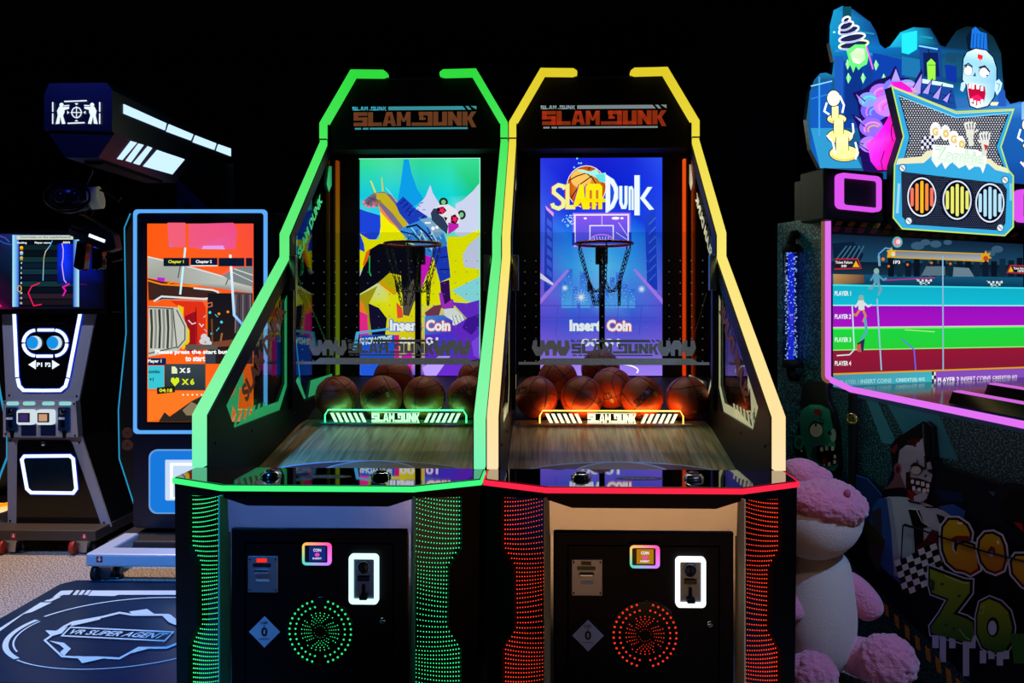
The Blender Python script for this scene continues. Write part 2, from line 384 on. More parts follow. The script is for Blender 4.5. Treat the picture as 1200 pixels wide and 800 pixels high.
def screen_green(a):
    # crop units: 7.27 per pixel, origin (410,180)
    a.org(410, 180, 7.2727)
    a.grid(75, 55, 1112, 1908, [['#35e08a', '#4fe0a0', '#30d890', '#38e09c', '#35dc90'], ['#12c8dc', '#10d0e0', '#0fc4dc', '#10d8d8', '#10c070'], ['#6fe0e0', '#40d8e8', '#2cd8e0', '#58e8e0', '#c0dcf0'], ['#c8e8e8', '#e8e020', '#f0f000', '#f2ee10', '#f2ee10'], ['#e8e818', '#f6f010', '#f6f000', '#f6f000', '#e8f040'], ['#5030c0', '#f0e020', '#f0d010', '#8040d0', '#6030c8'], ['#3068e0', '#4050e0', '#7040d8', '#7c3ce0', '#a060f0']])
    a.poly([(75, 480), (130, 500), (250, 535), (258, 600), (245, 690), (215, 745), (150, 740), (75, 700)], '#1c44d8')
    a.poly([(250, 470), (330, 520), (430, 640), (470, 700), (470, 1000), (75, 1000), (75, 690), (160, 745), (240, 740), (255, 640)], '#f4ef00')
    a.poly([(75, 690), (110, 780), (118, 850), (75, 830)], '#1c44d8')
    a.poly([(455, 55), (497, 55), (520, 170), (570, 310), (625, 395), (530, 470), (400, 420), (430, 250)], '#0c9ee8')
    a.poly([(683, 275), (705, 345), (750, 420), (790, 470), (700, 560), (540, 500), (640, 380)], '#cfd4f2')
    a.poly([(1112, 255), (1050, 330), (960, 410), (900, 440), (900, 700), (1000, 740), (1112, 660)], '#ccd6f0')
    a.poly([(830, 720), (960, 720), (1112, 655), (1112, 1100), (830, 1200)], '#f4f000')
    a.poly([(1112, 710), (1020, 780), (960, 880), (975, 980), (1112, 1000)], '#cfd4ee')
    a.poly([(870, 1180), (1112, 1060), (1112, 1290), (1000, 1270)], '#8fe4e8')
    # body in black leather, legs
    a.poly([(75, 1060), (160, 830), (240, 780), (470, 770), (560, 800), (640, 900), (600, 1150), (560, 1260), (470, 1350), (440, 1200), (430, 1050), (330, 1030), (240, 1110), (75, 1210)], '#0b0b18')
    a.poly([(100, 960), (130, 850), (165, 820), (150, 900), (115, 970)], '#ff6a10')
    a.line([(160, 880), (158, 1020), (172, 1055)], 10, '#20c060')
    a.poly([(240, 1110), (330, 1030), (430, 1075), (385, 1220), (270, 1140)], '#c8b808')
    a.poly([(240, 1100), (380, 1200), (370, 1220), (250, 1130)], '#ff9a10')
    a.poly([(75, 1220), (230, 1140), (150, 1300), (230, 1380), (300, 1560), (75, 1560)], '#b0a010')
    a.poly([(150, 1290), (240, 1330), (310, 1420), (290, 1600), (190, 1620), (160, 1430)], '#161232')
    a.poly([(75, 1260), (140, 1400), (150, 1560), (130, 1700), (75, 1600)], '#ff2a90')
    a.poly([(75, 1260), (110, 1300), (140, 1390), (75, 1360)], '#ff8a28')
    a.poly([(390, 1280), (440, 1330), (450, 1410), (400, 1420)], '#ff5530')
    a.poly([(440, 1200), (540, 1080), (560, 1240), (500, 1400), (450, 1390)], '#5a5048')
    a.poly([(560, 1160), (575, 1020), (640, 880), (700, 800), (700, 930), (650, 1050), (570, 1280)], '#d818c8')
    a.poly([(640, 1100), (700, 920), (760, 960), (720, 1130), (640, 1200)], '#f0e008')
    # raised arm and glove, jacket
    a.poly([(105, 440), (140, 380), (200, 340), (290, 335), (370, 370), (410, 420), (380, 470), (470, 610), (500, 640), (430, 680), (330, 580), (250, 460), (150, 460), (118, 450)], '#786a86')
    a.ell(235, 395, 62, 46, '#8a7a48', 18); a.ell(250, 380, 34, 22, '#c8b040', 14)
    for i, (x, y) in enumerate(((112, 420), (128, 448), (158, 462), (196, 458))): a.line([(215 - i * 4, 372 + i * 18), ((215 + x) / 2 - 6, (372 + y) / 2 + i * 5), (x, y)], 27, ['#6a6078', '#58506c', '#7a5c78', '#c06888'][i]); a.ell(x, y, 13, 13, '#f07890', 10)
    for i in range(4): a.line([(150 + i * 22, 380 + i * 4), (178 + i * 18, 398 + i * 10)], 4, '#3a3048')
    for i in range(8): a.line([(300 + i * 22, 300 + i * 26), (330 + i * 20, 330 + i * 27)], 5, '#a8e8ee')
    a.poly([(230, 430), (330, 560), (430, 670), (330, 590), (250, 500)], '#f08a50')
    a.poly([(210, 345), (300, 345), (380, 440), (500, 600), (460, 650), (360, 520), (270, 430)], '#c4b020')
    a.poly([(165, 238), (178, 240), (218, 340), (206, 345)], '#e8e020'); a.poly([(262, 210), (270, 210), (282, 328), (268, 330)], '#e0c828')
    a.poly([(385, 440), (450, 375), (500, 420), (560, 480), (660, 545), (620, 640), (500, 615), (420, 520)], '#1a3cb8')
    for i in range(4): a.line([(420 + i * 25, 440 + i * 35), (470 + i * 22, 400 + i * 30)], 8, '#0c1c70')
    a.poly([(410, 660), (520, 610), (640, 560), (720, 600), (800, 690), (830, 780), (800, 860), (700, 900), (600, 860), (540, 780), (470, 720)], '#3488d8')
    for i in range(7): a.line([(520 + i * 34, 640 + (i % 2) * 25), (600 + i * 30, 740 + (i % 3) * 18)], 9, ['#8fe0e8', '#1c2c80', '#c8e8f0'][i % 3])
    for i in range(46):
        x, y = 470 + random.random() * 300, 630 + random.random() * 200
        if abs((x - 470) * .55 - (y - 640)) < 120: a.line([(x, y), (x + random.uniform(-30, 34), y + random.uniform(10, 44))], random.uniform(5, 11), random.choice(['#1c3aa0', '#5ac0e0', '#d8f0f4', '#2858c8', '#7a48c8', '#182058', '#48a0d8', '#a8d870']))
    for i in range(16):
        x, y = 440 + random.random() * 180, 430 + random.random() * 150
        a.line([(x, y), (x + 26, y + random.uniform(-20, 26))], 6, random.choice(['#0c1c78', '#2c58e0', '#3878e8', '#101850']))
    a.line([(480, 640), (570, 620), (650, 690), (720, 780)], 16, '#101838'); a.line([(430, 675), (540, 700), (620, 780)], 12, '#122050')
    a.poly([(590, 570), (690, 560), (780, 640), (800, 690), (740, 730), (680, 650)], '#7aa8c8')
    a.rect(640, 595, 690, 610, '#f0f0f4'); a.ell(710, 650, 16, 16, '#f4f4f4'); a.ell(745, 640, 14, 14, '#f4f4f4')
    # panda style helmet head
    a.ell(800, 425, 38, 38, '#18281c'); a.ell(800, 425, 20, 20, '#7ac890'); a.ell(955, 535, 36, 40, '#18281c'); a.ell(955, 535, 18, 22, '#7ac890')
    a.poly([(690, 520), (715, 480), (770, 450), (840, 445), (910, 490), (945, 560), (930, 640), (880, 680), (830, 700), (760, 640), (700, 580)], '#e6e4ea')
    a.poly([(690, 520), (715, 480), (745, 480), (750, 520), (800, 560), (840, 630), (830, 700), (760, 640), (700, 580)], '#2c3c58')
    a.poly([(840, 600), (930, 610), (930, 640), (880, 680), (840, 700)], '#c020b0')
    a.poly([(745, 475), (800, 465), (828, 500), (790, 530), (748, 525)], '#140818'); a.poly([(865, 545), (900, 530), (930, 570), (905, 615), (862, 600)], '#140818')
    for cx, cy in ((787, 497), (897, 572)):
        st = []
        for k in range(10):
            r = 36 if k % 2 == 0 else 14; t = 2 * PI * k / 10 + .2; st.append((cx + r * math.cos(t), cy + r * math.sin(t)))
        a.poly(st, '#ff2060')
    a.poly([(800, 550), (835, 560), (820, 590)], '#101018')
    # lowered arm
    a.poly([(700, 830), (830, 800), (850, 960), (860, 1070), (770, 1110), (740, 1000)], '#1e3cc0')
    a.line([(770, 900), (840, 890)], 8, '#0a1450'); a.line([(765, 1000), (855, 1000)], 8, '#0a1450')
    a.poly([(770, 1110), (850, 1090), (860, 1240), (890, 1330), (800, 1340), (780, 1220)], '#38105c')
    a.poly([(760, 1200), (790, 1200), (810, 1300), (880, 1250), (900, 1310), (840, 1345), (780, 1330)], '#b030c8')
    a.poly([(800, 1340), (890, 1330), (970, 1400), (975, 1440), (930, 1440), (880, 1450), (815, 1420)], '#e4e8e4')
    for i in range(4): a.line([(860 + i * 30, 1390), (890 + i * 28, 1450 + (3 - i) * 14)], 24, '#eef0ea'); a.line([(875 + i * 30, 1390), (903 + i * 28, 1440 + (3 - i) * 14)], 4, '#404858')
    a.poly([(640, 1370), (720, 1310), (790, 1300), (760, 1400), (650, 1400)], '#7a3a50')
    a.poly([(870, 1280), (1000, 1290), (1112, 1260), (1112, 1908), (640, 1908), (640, 1420), (900, 1480), (1000, 1420)], '#6a2ed0')
    a.poly([(1000, 1420), (1112, 1380), (1112, 1480), (1040, 1560), (960, 1500)], '#43189a'); a.poly([(720, 1560), (880, 1500), (940, 1700), (800, 1760)], '#5038d8')
    a.poly([(1040, 1620), (1112, 1560), (1112, 1760), (1060, 1740)], '#8a48f0'); a.poly([(620, 1840), (760, 1740), (860, 1740), (740, 1908), (640, 1908)], '#c0a0ff')
    a.rect(380, 1560, 420, 1908, '#f01890'); a.poly([(90, 1560), (380, 1560), (380, 1908), (90, 1908)], '#2058d8')
    a.poly([(200, 1570), (330, 1560), (330, 1640), (180, 1640)], '#101c50'); a.poly([(440, 1740), (530, 1700), (530, 1908), (450, 1908)], '#e018c0')
    # lettering
    a.poly([(640, 1400), (800, 1390), (880, 1440), (870, 1540), (640, 1560)], ['#3a9ae8', '#3a80e0', '#5038d0', '#4a30c8', '#3070e0'])
    for dx, dy in ((-7, 0), (7, 0), (0, -7), (0, 7), (5, 5)): 
        a.text('Insert', 340 + dx, 1430 + dy, 98, '#2468e0', w=270, bold=.06); a.text('Coin', 650 + dx, 1430 + dy, 98, '#e0405c', w=210, bold=.06)
    a.text('Insert', 340, 1430, 98, '#ffffff', w=270, bold=.05); a.text('Coin', 650, 1430, 98, '#ffffff', w=210, bold=.05)
    a.text('00 : 01', 425, 1580, 66, '#f4f8ff', w=330, bold=.03)
    a.poly([(0, 1640), (0, 1600)][:0] or [(20, 1690), (50, 1535), (330, 1500), (330, 1520), (75, 1552), (55, 1690)], '#48b8f0')
    a.text('SHOWTIME', 80, 1590, 60, '#c8e8f8', w=280, bold=.06, skew=-.1)
    a.line([(75, 55), (1112, 55), (1112, 1908)], 8, '#90ffd0')
def screen_blue(a):
    a.org(620, 180, 7.2727)
    a.grid(88, 48, 1140, 1908, [['#2a38e0', '#1c2ad8', '#1822d0', '#1a2cd8', '#2a50f0'], ['#3048e8', '#0c20d8', '#0a18c8', '#0c28d8', '#2040f0'], ['#4060ea', '#1438e0', '#2a40e0', '#1438e0', '#2448e8'], ['#3a58e0', '#2080f0', '#38a8f4', '#2088f0', '#2048d8'], ['#5a58e8', '#38a0f4', '#60c8fa', '#3aa0f4', '#4058e0'], ['#7a60e8', '#4a80f0', '#70b0f8', '#4a80f0', '#6a60e8'], ['#5a50e0', '#4058e0', '#4a58e4', '#4058e0', '#5a50e0'], ['#8a68e8', '#7868e8', '#8a70f0', '#7868e8', '#8a68e8'], ['#b090f4', '#a884f0', '#b898fa', '#a080f0', '#a080f0']])
    # towers on both sides
    a.poly([(130, 455), (195, 520), (195, 1150), (120, 1200)], '#2a3cc0'); a.poly([(990, 560), (1080, 480), (1100, 1180), (1010, 1150)], '#1c40c8')
    a.poly([(130, 455), (205, 520), (200, 550), (140, 490)], '#e8a0f8')
    for i in range(7):
        a.poly([(145, 560 + i * 85), (188, 600 + i * 85), (188, 650 + i * 85), (145, 615 + i * 85)], '#3c60e0'); a.line([(1025, 620 + i * 80), (1085, 560 + i * 80)], 6, '#4a78f0'); a.line([(1030, 650 + i * 80), (1085, 600 + i * 80)], 3, '#0c28a0')
    # distant skyline
    for x, w, h in ((270, 40, 220), (310, 55, 330), (370, 35, 180), (430, 50, 300), (480, 40, 210), (690, 40, 260), (740, 60, 300), (800, 40, 200), (850, 55, 160), (560, 60, 120), (620, 60, 150)):
        a.rect(x, 1330 - h, x + w, 1330, '#3070e8', '#58b0f8')
        for k in range(5): a.rect(x + 8 + (k * 13) % max(9, w - 14), 1320 - h + 20 + k * h * .15, x + 14 + (k * 13) % max(9, w - 14), 1326 - h + 20 + k * h * .15, '#c8ecff')
    a.poly([(88, 1030), (200, 1120), (200, 1140), (88, 1080)], '#e8e0ff'); a.poly([(88, 1250), (320, 1000), (340, 1010), (88, 1300)], '#b080f8'); a.poly([(1140, 1250), (910, 1000), (890, 1010), (1140, 1300)], '#b080f8')
    for cx, cy, r in ((440, 1240, 60), (300, 1160, 30), (960, 1170, 35)):
        for k in range(12): t = 2 * PI * k / 12; a.line([(cx, cy), (cx + r * math.cos(t), cy + r * math.sin(t))], 7, ['#ffffff', '#60b0f8'])
    # court ground lines
    a.line([(88, 1310), (1140, 1310)], 6, '#3a48c8'); a.line([(88, 1410), (1140, 1410)], 5, '#4a4ad0')
    for x in (240, 430, 760, 960): a.line([(x, 1310), (x - 20, 1560)], 5, '#4a4ad0')
    a.ring(690, 1860, 240, 60, 12, '#ffffff', -170, 20)
    # logo ball
    a.ell(485, 300, 172, 182, '#fff0d8'); a.ell(485, 300, 165, 175, '#f8a838', rim='#c04408'); a.ell(440, 230, 90, 80, '#ffc860')
    a.line([(330, 250), (400, 210), (480, 185)], 9, '#281005'); a.line([(350, 400), (430, 280), (560, 190)], 9, '#281005'); a.line([(470, 170), (540, 230), (600, 330)], 9, '#281005'); a.line([(510, 130), (505, 160)], 9, '#281005')
    a.poly([(400, 150), (520, 170), (570, 150), (600, 190), (650, 180), (665, 230), (640, 270), (580, 230), (500, 190), (420, 170)], '#a8f8f0'); a.poly([(560, 200), (640, 190), (650, 260), (600, 260)], '#60e8e8')
    for x, y in ((405, 60), (420, 100), (440, 100), (380, 135)): a.ell(x, y, 8, 8, '#80e8f8', 8)
    # SLAM in yellow
    for d, c in ((-10, '#b020a0'), (0, 'g')):
        ya = lambda c2: c if c != 'g' else c2
        x = d
        a.line([(300 + x, 320), (285 + x, 295), (245 + x, 285), (205 + x, 310), (205 + x, 350), (250 + x, 385), (288 + x, 420), (285 + x, 465), (245 + x, 485), (200 + x, 468), (190 + x, 440)], 34, ya('#f0f8a0'))
        a.poly([(305 + x, 280), (340 + x, 270), (340 + x, 455), (390 + x, 455), (390 + x, 492), (305 + x, 492)], ya('#f8f080'))
        a.poly([(425 + x, 280), (455 + x, 280), (490 + x, 492), (455 + x, 492), (440 + x, 430), (400 + x, 470), (370 + x, 470)], ya('#f8f010'))
        for q in (495, 550, 605): a.rect(q - 17 + x, 300, q + 17 + x, 492, ya('#ffee10'))
        a.poly([(478 + x, 300), (500 + x, 275), (600 + x, 275), (622 + x, 300), (622 + x, 330), (478 + x, 330)], ya('#ffee10'))
    a.rect(514, 335, 531, 400, '#e07818'); a.rect(569, 335, 586, 400, '#e07818')
    a.poly([(400, 402), (712, 402), (690, 432), (400, 432)], '#ffe800')
    # Dunk in white
    for d, c in ((7, '#1c8ce8'), (0, 'g')):
        cc = c if c != 'g' else '#f2fbff'; x = d
        a.poly([(650 + x, 195), (720 + x, 240), (757 + x, 310), (757 + x, 400), (720 + x, 480), (650 + x, 530)], cc)
        if d == 0: a.poly([(690, 270), (715, 310), (725, 350), (715, 410), (690, 460)], '#1c50e0')
        a.line([(780 + x, 295), (780 + x, 440), (795 + x, 478), (815 + x, 478), (825 + x, 440), (825 + x, 295)], 26, cc)
        a.rect(848 + x, 300, 866 + x, 500, cc); a.line([(860 + x, 322), (872 + x, 308), (882 + x, 326), (882 + x, 500)], 17, cc)
        a.rect(897 + x, 205, 942 + x, 545, cc); a.poly([(945 + x, 400), (1010 + x, 305), (1050 + x, 305), (985 + x, 400), (1065 + x, 495), (1025 + x, 500)], cc)
    # drawn backboard
    for k in range(40):
        t, r = random.random() * 2 * PI, 70 * random.random() ** .5; a.ell(345 + r * math.cos(t), 580 + r * math.sin(t), 6, 6, '#b8e8ff', 6)
    a.rect(385, 540, 845, 790, '#8a58f0', '#3a50e8'); a.line([(385, 540), (845, 540), (845, 800), (385, 800)], 14, '#f4e8ff', True); a.line([(370, 525), (860, 525), (860, 815), (370, 815)], 6, '#b060ff', True)
    a.line([(515, 755), (515, 632), (715, 632), (715, 755)], 9, '#f4f0ff'); a.line([(618, 550), (618, 625)], 6, '#e0d0ff'); a.line([(760, 605), (845, 730)], 5, '#e8e0ff'); a.line([(740, 690), (830, 750)], 5, '#e8e0ff')
    a.ell(475, 570, 14, 9, '#ffffff', 12); a.ell(735, 570, 34, 12, '#ffffff', 14); a.ell(790, 570, 14, 9, '#ffffff', 12); a.ring(615, 740, 85, 32, 10, '#d880ff'); a.rect(360, 690, 385, 800, '#2038d0'); a.rect(848, 690, 872, 800, '#2038d0')
    for k in range(6): a.line([(545 + k * 26, 725), (560 + k * 22, 760)], 6, '#f0d8ff')
    # lettering
    for dx, dy in ((-7, 0), (7, 0), (0, -7), (0, 7), (5, 5)):
        a.text('Insert', 340 + dx, 1430 + dy, 98, '#2a70e8', w=270, bold=.06); a.text('Coin', 660 + dx, 1430 + dy, 98, '#e05a80', w=210, bold=.06)
    a.text('Insert', 340, 1430, 98, '#ffffff', w=270, bold=.05); a.text('Coin', 660, 1430, 98, '#ffffff', w=210, bold=.05)
    a.text('00/01', 440, 1590, 66, '#e8f4ff', w=330, bold=.03)
def infinity_panel(root, sx, ledc, spillc):
    """mirror panel with curved rows of light dots on the slanted front corner, sx = -1 left, +1 right"""
    A, B = Vector((sx * .53, .093)), Vector((sx * .319, 0)); ln = (B - A).length; t = (B - A) / ln; nrm = Vector((-t.y, t.x)) * (-1 if sx < 0 else 1)
    if nrm.y > 0: nrm = -nrm
    def fn(u, v, d): q = A + t * u + nrm * d; return (q.x, q.y, v)
    outer = [(.064, .80), (.064, .625), (.108, .565), (.112, .36), (.066, .285), (.066, .10)]
    cover = [(0, .834), (ln, .834), (ln, .815), (.064, .80)] + outer[1:] + [(ln, .10), (ln, .03), (0.012, .03)]
    MB().prism(cover, fn=fn, d0=-.03, d1=.0).build('corner_cover', BLACK, root)
    mp = MB().prism([(.05, .82), (ln - .004, .82), (ln - .004, .09), (.05, .09)], fn=fn, d0=-.034, d1=-.022).build('mirror_panel', MIRROR, root)
    led = MB(); 
    def edge(z):
        for (u0, z0), (u1, z1) in zip(outer, outer[1:]):
            if z1 <= z <= z0: return u0 + (u1 - u0) * (z0 - z) / (z0 - z1 + 1e-9)
        return .066
    rows = 44
    for i in range(rows):
        z = .795 - i * (.69 / rows); u0 = edge(z) + .004
        for j in range(20):
            u = u0 + j * .0098
            if u > ln - .006: break
            k = (u - .06) / (ln - .06); zz = z + .010 * k + .028 * k * k + .012 * k * math.sin(i * .35)
            if zz > .812: break
            r = .00205 * (1 - .3 * k); c = fn(u, zz, -.0195)
            led.lathe([(r * .6, -r), (r, 0), (r * .6, r)], Matrix.Translation(c), 5)
    setp(led.build('led_and_reflection_rows', emit('led_' + ledc, ledc, 1.6), mp), kind='stuff')  # outer dots are LEDs, inner ones their mirror reflections modelled as glowing dots
    MB().prism([(ln - .004, .82), (ln + .002, .82), (ln + .002, .05), (ln - .004, .05)], fn=fn, d0=-.03, d1=.012).build('acrylic_edge', mat('edge_acrylic_' + spillc, spillc, 0.15), root)
def front_door(root, ledc, ringc, lcdc, metal):
    D = MB().box(-.296, .296, .013, .05, .06, .706, .006).build('cabinet_door', BLACK, root)
    MB().prism([(-.25, .66), (.25, .66), (.25, .07), (-.25, .07)], [[(-.246, .656), (.246, .656), (.246, .074), (-.246, .074)]], xz(), .0118, .0135).build('door_seam', mat('seam_black', '#000000', .9, spec=0), D)
    y = .012
    # card reader plate
    P = MB().box(-.236, -.135, y - .006, y + .01, .495, .615, .002).build('card_reader', metal, D)
    MB().box(-.205, -.172, y - .009, y - .005, .597, .608).build('status_light', emit('red_status', '#ff2a18', 1.2) if ledc == '#2df08a' else mat('dark_lens', '#3a0c08', .2), P)
    MB().box(-.218, -.158, y - .0075, y - .005, .58, .592).build('caption_strip', BLACKG, P)
    MB().box(-.212, -.163, y - .016, y - .005, .560, .571, .003).build('card_slot', CHROME, P)
    MB().box(-.207, -.163, y - .0075, y - .005, .533, .545).build('maker_tag', mat('pale_tag', '#d8dde2', .4), P)
    for xx in (-.229, -.142):
        for zz in (.505, .606): MB().lathe([(.003, 0), (.003, .003), (.001, .0045)], Matrix.Translation((xx, y - .006, zz)) @ Matrix.Rotation(PI / 2, 4, 'X'), 8).build('screw', STEELD, P)
    # payment terminal with rainbow rim
    T = MB().prism(rrect(-.047, .594, .05, .668, .012), fn=xz(), d0=y - .02, d1=y + .01).build('payment_terminal', BLACKG, D)
    ro, ri = rrect(-.047, .594, .05, .668, .013), rrect(-.040, .602, .037, .660, .006)
    g = MB().prism(ro, [ri], xz(), y - .024, y - .019).build('rainbow_rim', attr_emit('rainbow_light', 1.1), T)
    hue = ['#ff7a30', '#ffc060', '#60e878', '#58a8ff', '#7a70ff', '#ff80f0', '#ff50b0', '#ff7a30']
    colour_by(g, lambda c: ramp([(i / 7, hue[i]) for i in range(8)], ((math.atan2(c.x, -(c.z - .63)) / (2 * PI)) + .5) % 1 if True else 0))
    a = Art(lambda u, v, d: (u, y - .0205 - d, v), .0002)
    a.rect(-.025, .655, .03, .607, lcdc[0]); a.text('COIN', -.011, .648, -.010, lcdc[1], w=.026, bold=.03); a.ell(.002, .628, .008, .006, '#f040c0'); a.text('INSERT', -.013, .619, -.006, lcdc[1], w=.030, bold=.03)
    a.build('terminal_display', SCREEN, T)
    # coin mechanism in a glowing frame
    C = MB().prism(rrect(.112, .470, .193, .618, .004), fn=xz(), d0=y - .004, d1=y + .01).build('coin_mechanism', mat('coin_plate_' + ledc, '#7c8690', .3, .9), D)
    MB().prism(rrect(.104, .462, .202, .626, .014), [rrect(.118, .477, .188, .611, .004)], xz(), y - .012, y + .002).build('light_frame', emit('frame_' + ringc, ringc, 1.5), C)
    MB().lathe([(.020, 0), (.022, .004), (.018, .008), (.002, .008)], Matrix.Translation((.152, y - .004, .583)) @ Matrix.Rotation(PI / 2, 4, 'X'), 24).build('coin_dial', STEELD, C)
    MB().box(.150, .154, y - .014, y - .008, .566, .600).build('coin_slot', BLACKM, C)
    MB().box(.132, .173, y - .010, y - .003, .537, .554, .002).build('return_window', BLACKG, C)
    MB().box(.1475, .1565, y - .012, y - .003, .487, .525).box(.140, .166, y - .02, y - .003, .478, .494, .003).build('return_lever', BLACKM, C)
    # speaker of light dots
    sp = MB()
    for ri_, n, gap in ((.103, 36, 2), (.083, 30, 2), (.062, 26, 0), (.053, 26, 0), (.045, 24, 0), (.038, 22, 0), (.031, 20, 0), (.02, 14, 0)):
        for k in range(n):
            t = 2 * PI * (k + .5) / n
            if gap and (abs(math.cos(t)) < .1): continue
            if not gap and abs(math.sin(2 * t + ri_ * 30)) < .25: continue
            r = .0042 * (ri_ / .103) ** .55 * (1 if ri_ > .07 else .72)
            sp.lathe([(r, 0), (r * .7, r * .5), (r * .1, r * .6)], Matrix.Translation((.005 + ri_ * math.cos(t), y, .365 + ri_ * math.sin(t))) @ Matrix.Rotation(PI / 2, 4, 'X'), 8)
    G = MB().lathe([(.115, 0), (.115, .0015), (.11, .002)], Matrix.Translation((.005, y + .0015, .365)) @ Matrix.Rotation(PI / 2, 4, 'X'), 40).build('speaker_grille', BLACKG, D)
    setp(sp.build('speaker_lights', emit('spk_' + ledc, ledc, .9), G), kind='stuff')
    # rating sticker, lock
    q = .052
    MB().prism([(-.182 - q, .362), (-.182, .362 - q), (-.182 + q, .362), (-.182, .362 + q)], fn=xz(), d0=y - .0006, d1=y + .002).build('rating_sticker', mat('sticker_white', '#c3cfe4', .5), D, label='pale diamond rating sticker reading USK ab 0')
    a = Art(lambda u, v, d: (u, y - .0009 - d, v), .0002)
    a.text('USK', -.182, .398, -.010, '#14161c', w=.026, align='c'); a.text('ab', -.182, .386, -.005, '#14161c', w=.007, align='c'); a.text('0', -.182, .378, -.03, '#14161c', w=.021, align='c', bold=.03); a.text('freigegeben', -.182, .342, -.005, '#14161c', w=.036, align='c')
    a.build('rating_text', PRINT, D)
    MB().lathe([(.011, 0), (.011, .008), (.008, .011), (.001, .011)], Matrix.Translation((.216, y + .001, .406)) @ Matrix.Rotation(PI / 2, 4, 'X'), 20).box(.2145, .2175, y - .0115, y - .0095, .401, .412).build('door_lock', CHROME, D)
def side_frame(root, sx, st, glowp):
    x0, x1 = (.488, .518); f = (lambda u, v, d: (sx * d, u, v))
    outer = [(.247, .60), (.247, 1.045), SK['E4'], SK['E3'], (1.62, 2.36), (1.62, 2.48), (1.90, 2.48), (1.90, .60)]
    w1 = [(.385, 1.06), (.455, .958), (.94, .958), (1.03, 1.06), (1.03, 1.585)]
    w2 = [(1.12, 1.07), (1.24, .958), (1.72, .958), (1.72, 2.30), (1.64, 2.30), (1.12, 1.785)]
    o = MB().prism(outer, [w1, w2], f, x0, x1).build('side_panel', BLACK, root)
    def sh(p, k): 
        cx = sum(q[0] for q in p) / len(p); cz = sum(q[1] for q in p) / len(p); return [(cx + (u - cx) * k, cz + (v - cz) * k) for u, v in p]
    for w in (w1, w2):
        MB().prism(sh(w, 1.02), fn=f, d0=.500, d1=.506).build('side_window', GLASSW, o)
        # printed band along the window's rear and lower edge
        a = Art(lambda u, v, d: (sx * (.4995 - d), u, v), .0003)
        lo = [q for q in w]
        if w is w1:
            a.poly([(.455, .958), (.94, .958), (1.03, 1.06), (1.03, 1.50), (1.0, 1.47), (1.0, 1.075), (.925, 1.0), (.70, 1.0)], st)
            for k in range(6): b = .47 + k * .05; a.poly([(b, .962), (b + .025, .962), (b + .055, 1.02), (b + .03, 1.02)], st)
            a.poly([(.40, 1.06), (.44, .98), (.46, 1.05), (.50, 1.0), (.52, 1.12), (.56, 1.08), (.55, 1.18), (.50, 1.14), (.47, 1.10)], st)
            V, Fc, r = text_mesh('SLAM DUNK', .05, 0); d_ = Vector((.63, .55)).normalized(); nn = Vector((-d_.y, d_.x)); b0 = Vector((.585, 1.04))
            P = [tuple(b0 + d_ * (u * .58) + nn * (v * .085)) for u, v in V]; a._add(P, Fc, [rgb('#5c2c12')] * len(P))
        else:
            a.poly([(1.14, 1.07), (1.24, .965), (1.29, .965), (1.18, 1.09)], st); a.poly([(1.32, .965), (1.72, .965), (1.72, 1.05), (1.36, 1.05)], st)
            V, Fc, r = text_mesh('SLAM DUNK', .05, 0); d_ = Vector((.6, .6)).normalized(); nn = Vector((-d_.y, d_.x)); b0 = Vector((1.2, 1.68))
            P = [tuple(b0 + d_ * (u * .5) + nn * (v * .055)) for u, v in V]; a._add(P, Fc, [rgb(st)] * len(P))
            a.poly([(1.62, 2.14), (1.66, 2.10), (1.71, 2.15), (1.71, 2.26), (1.66, 2.25)], st)
        a.build('window_print', glowp, o)
    for yy, zz in ((.30, .93), (.62, .92), (1.10, .92), (1.075, 1.3)):
        MB().lathe([(.006, 0), (.006, .003), (.002, .005)], Matrix.Translation((sx * .488, yy, zz)) @ Matrix.Rotation(-sx * PI / 2, 4, 'Y'), 8).build('screw', STEELD, o)
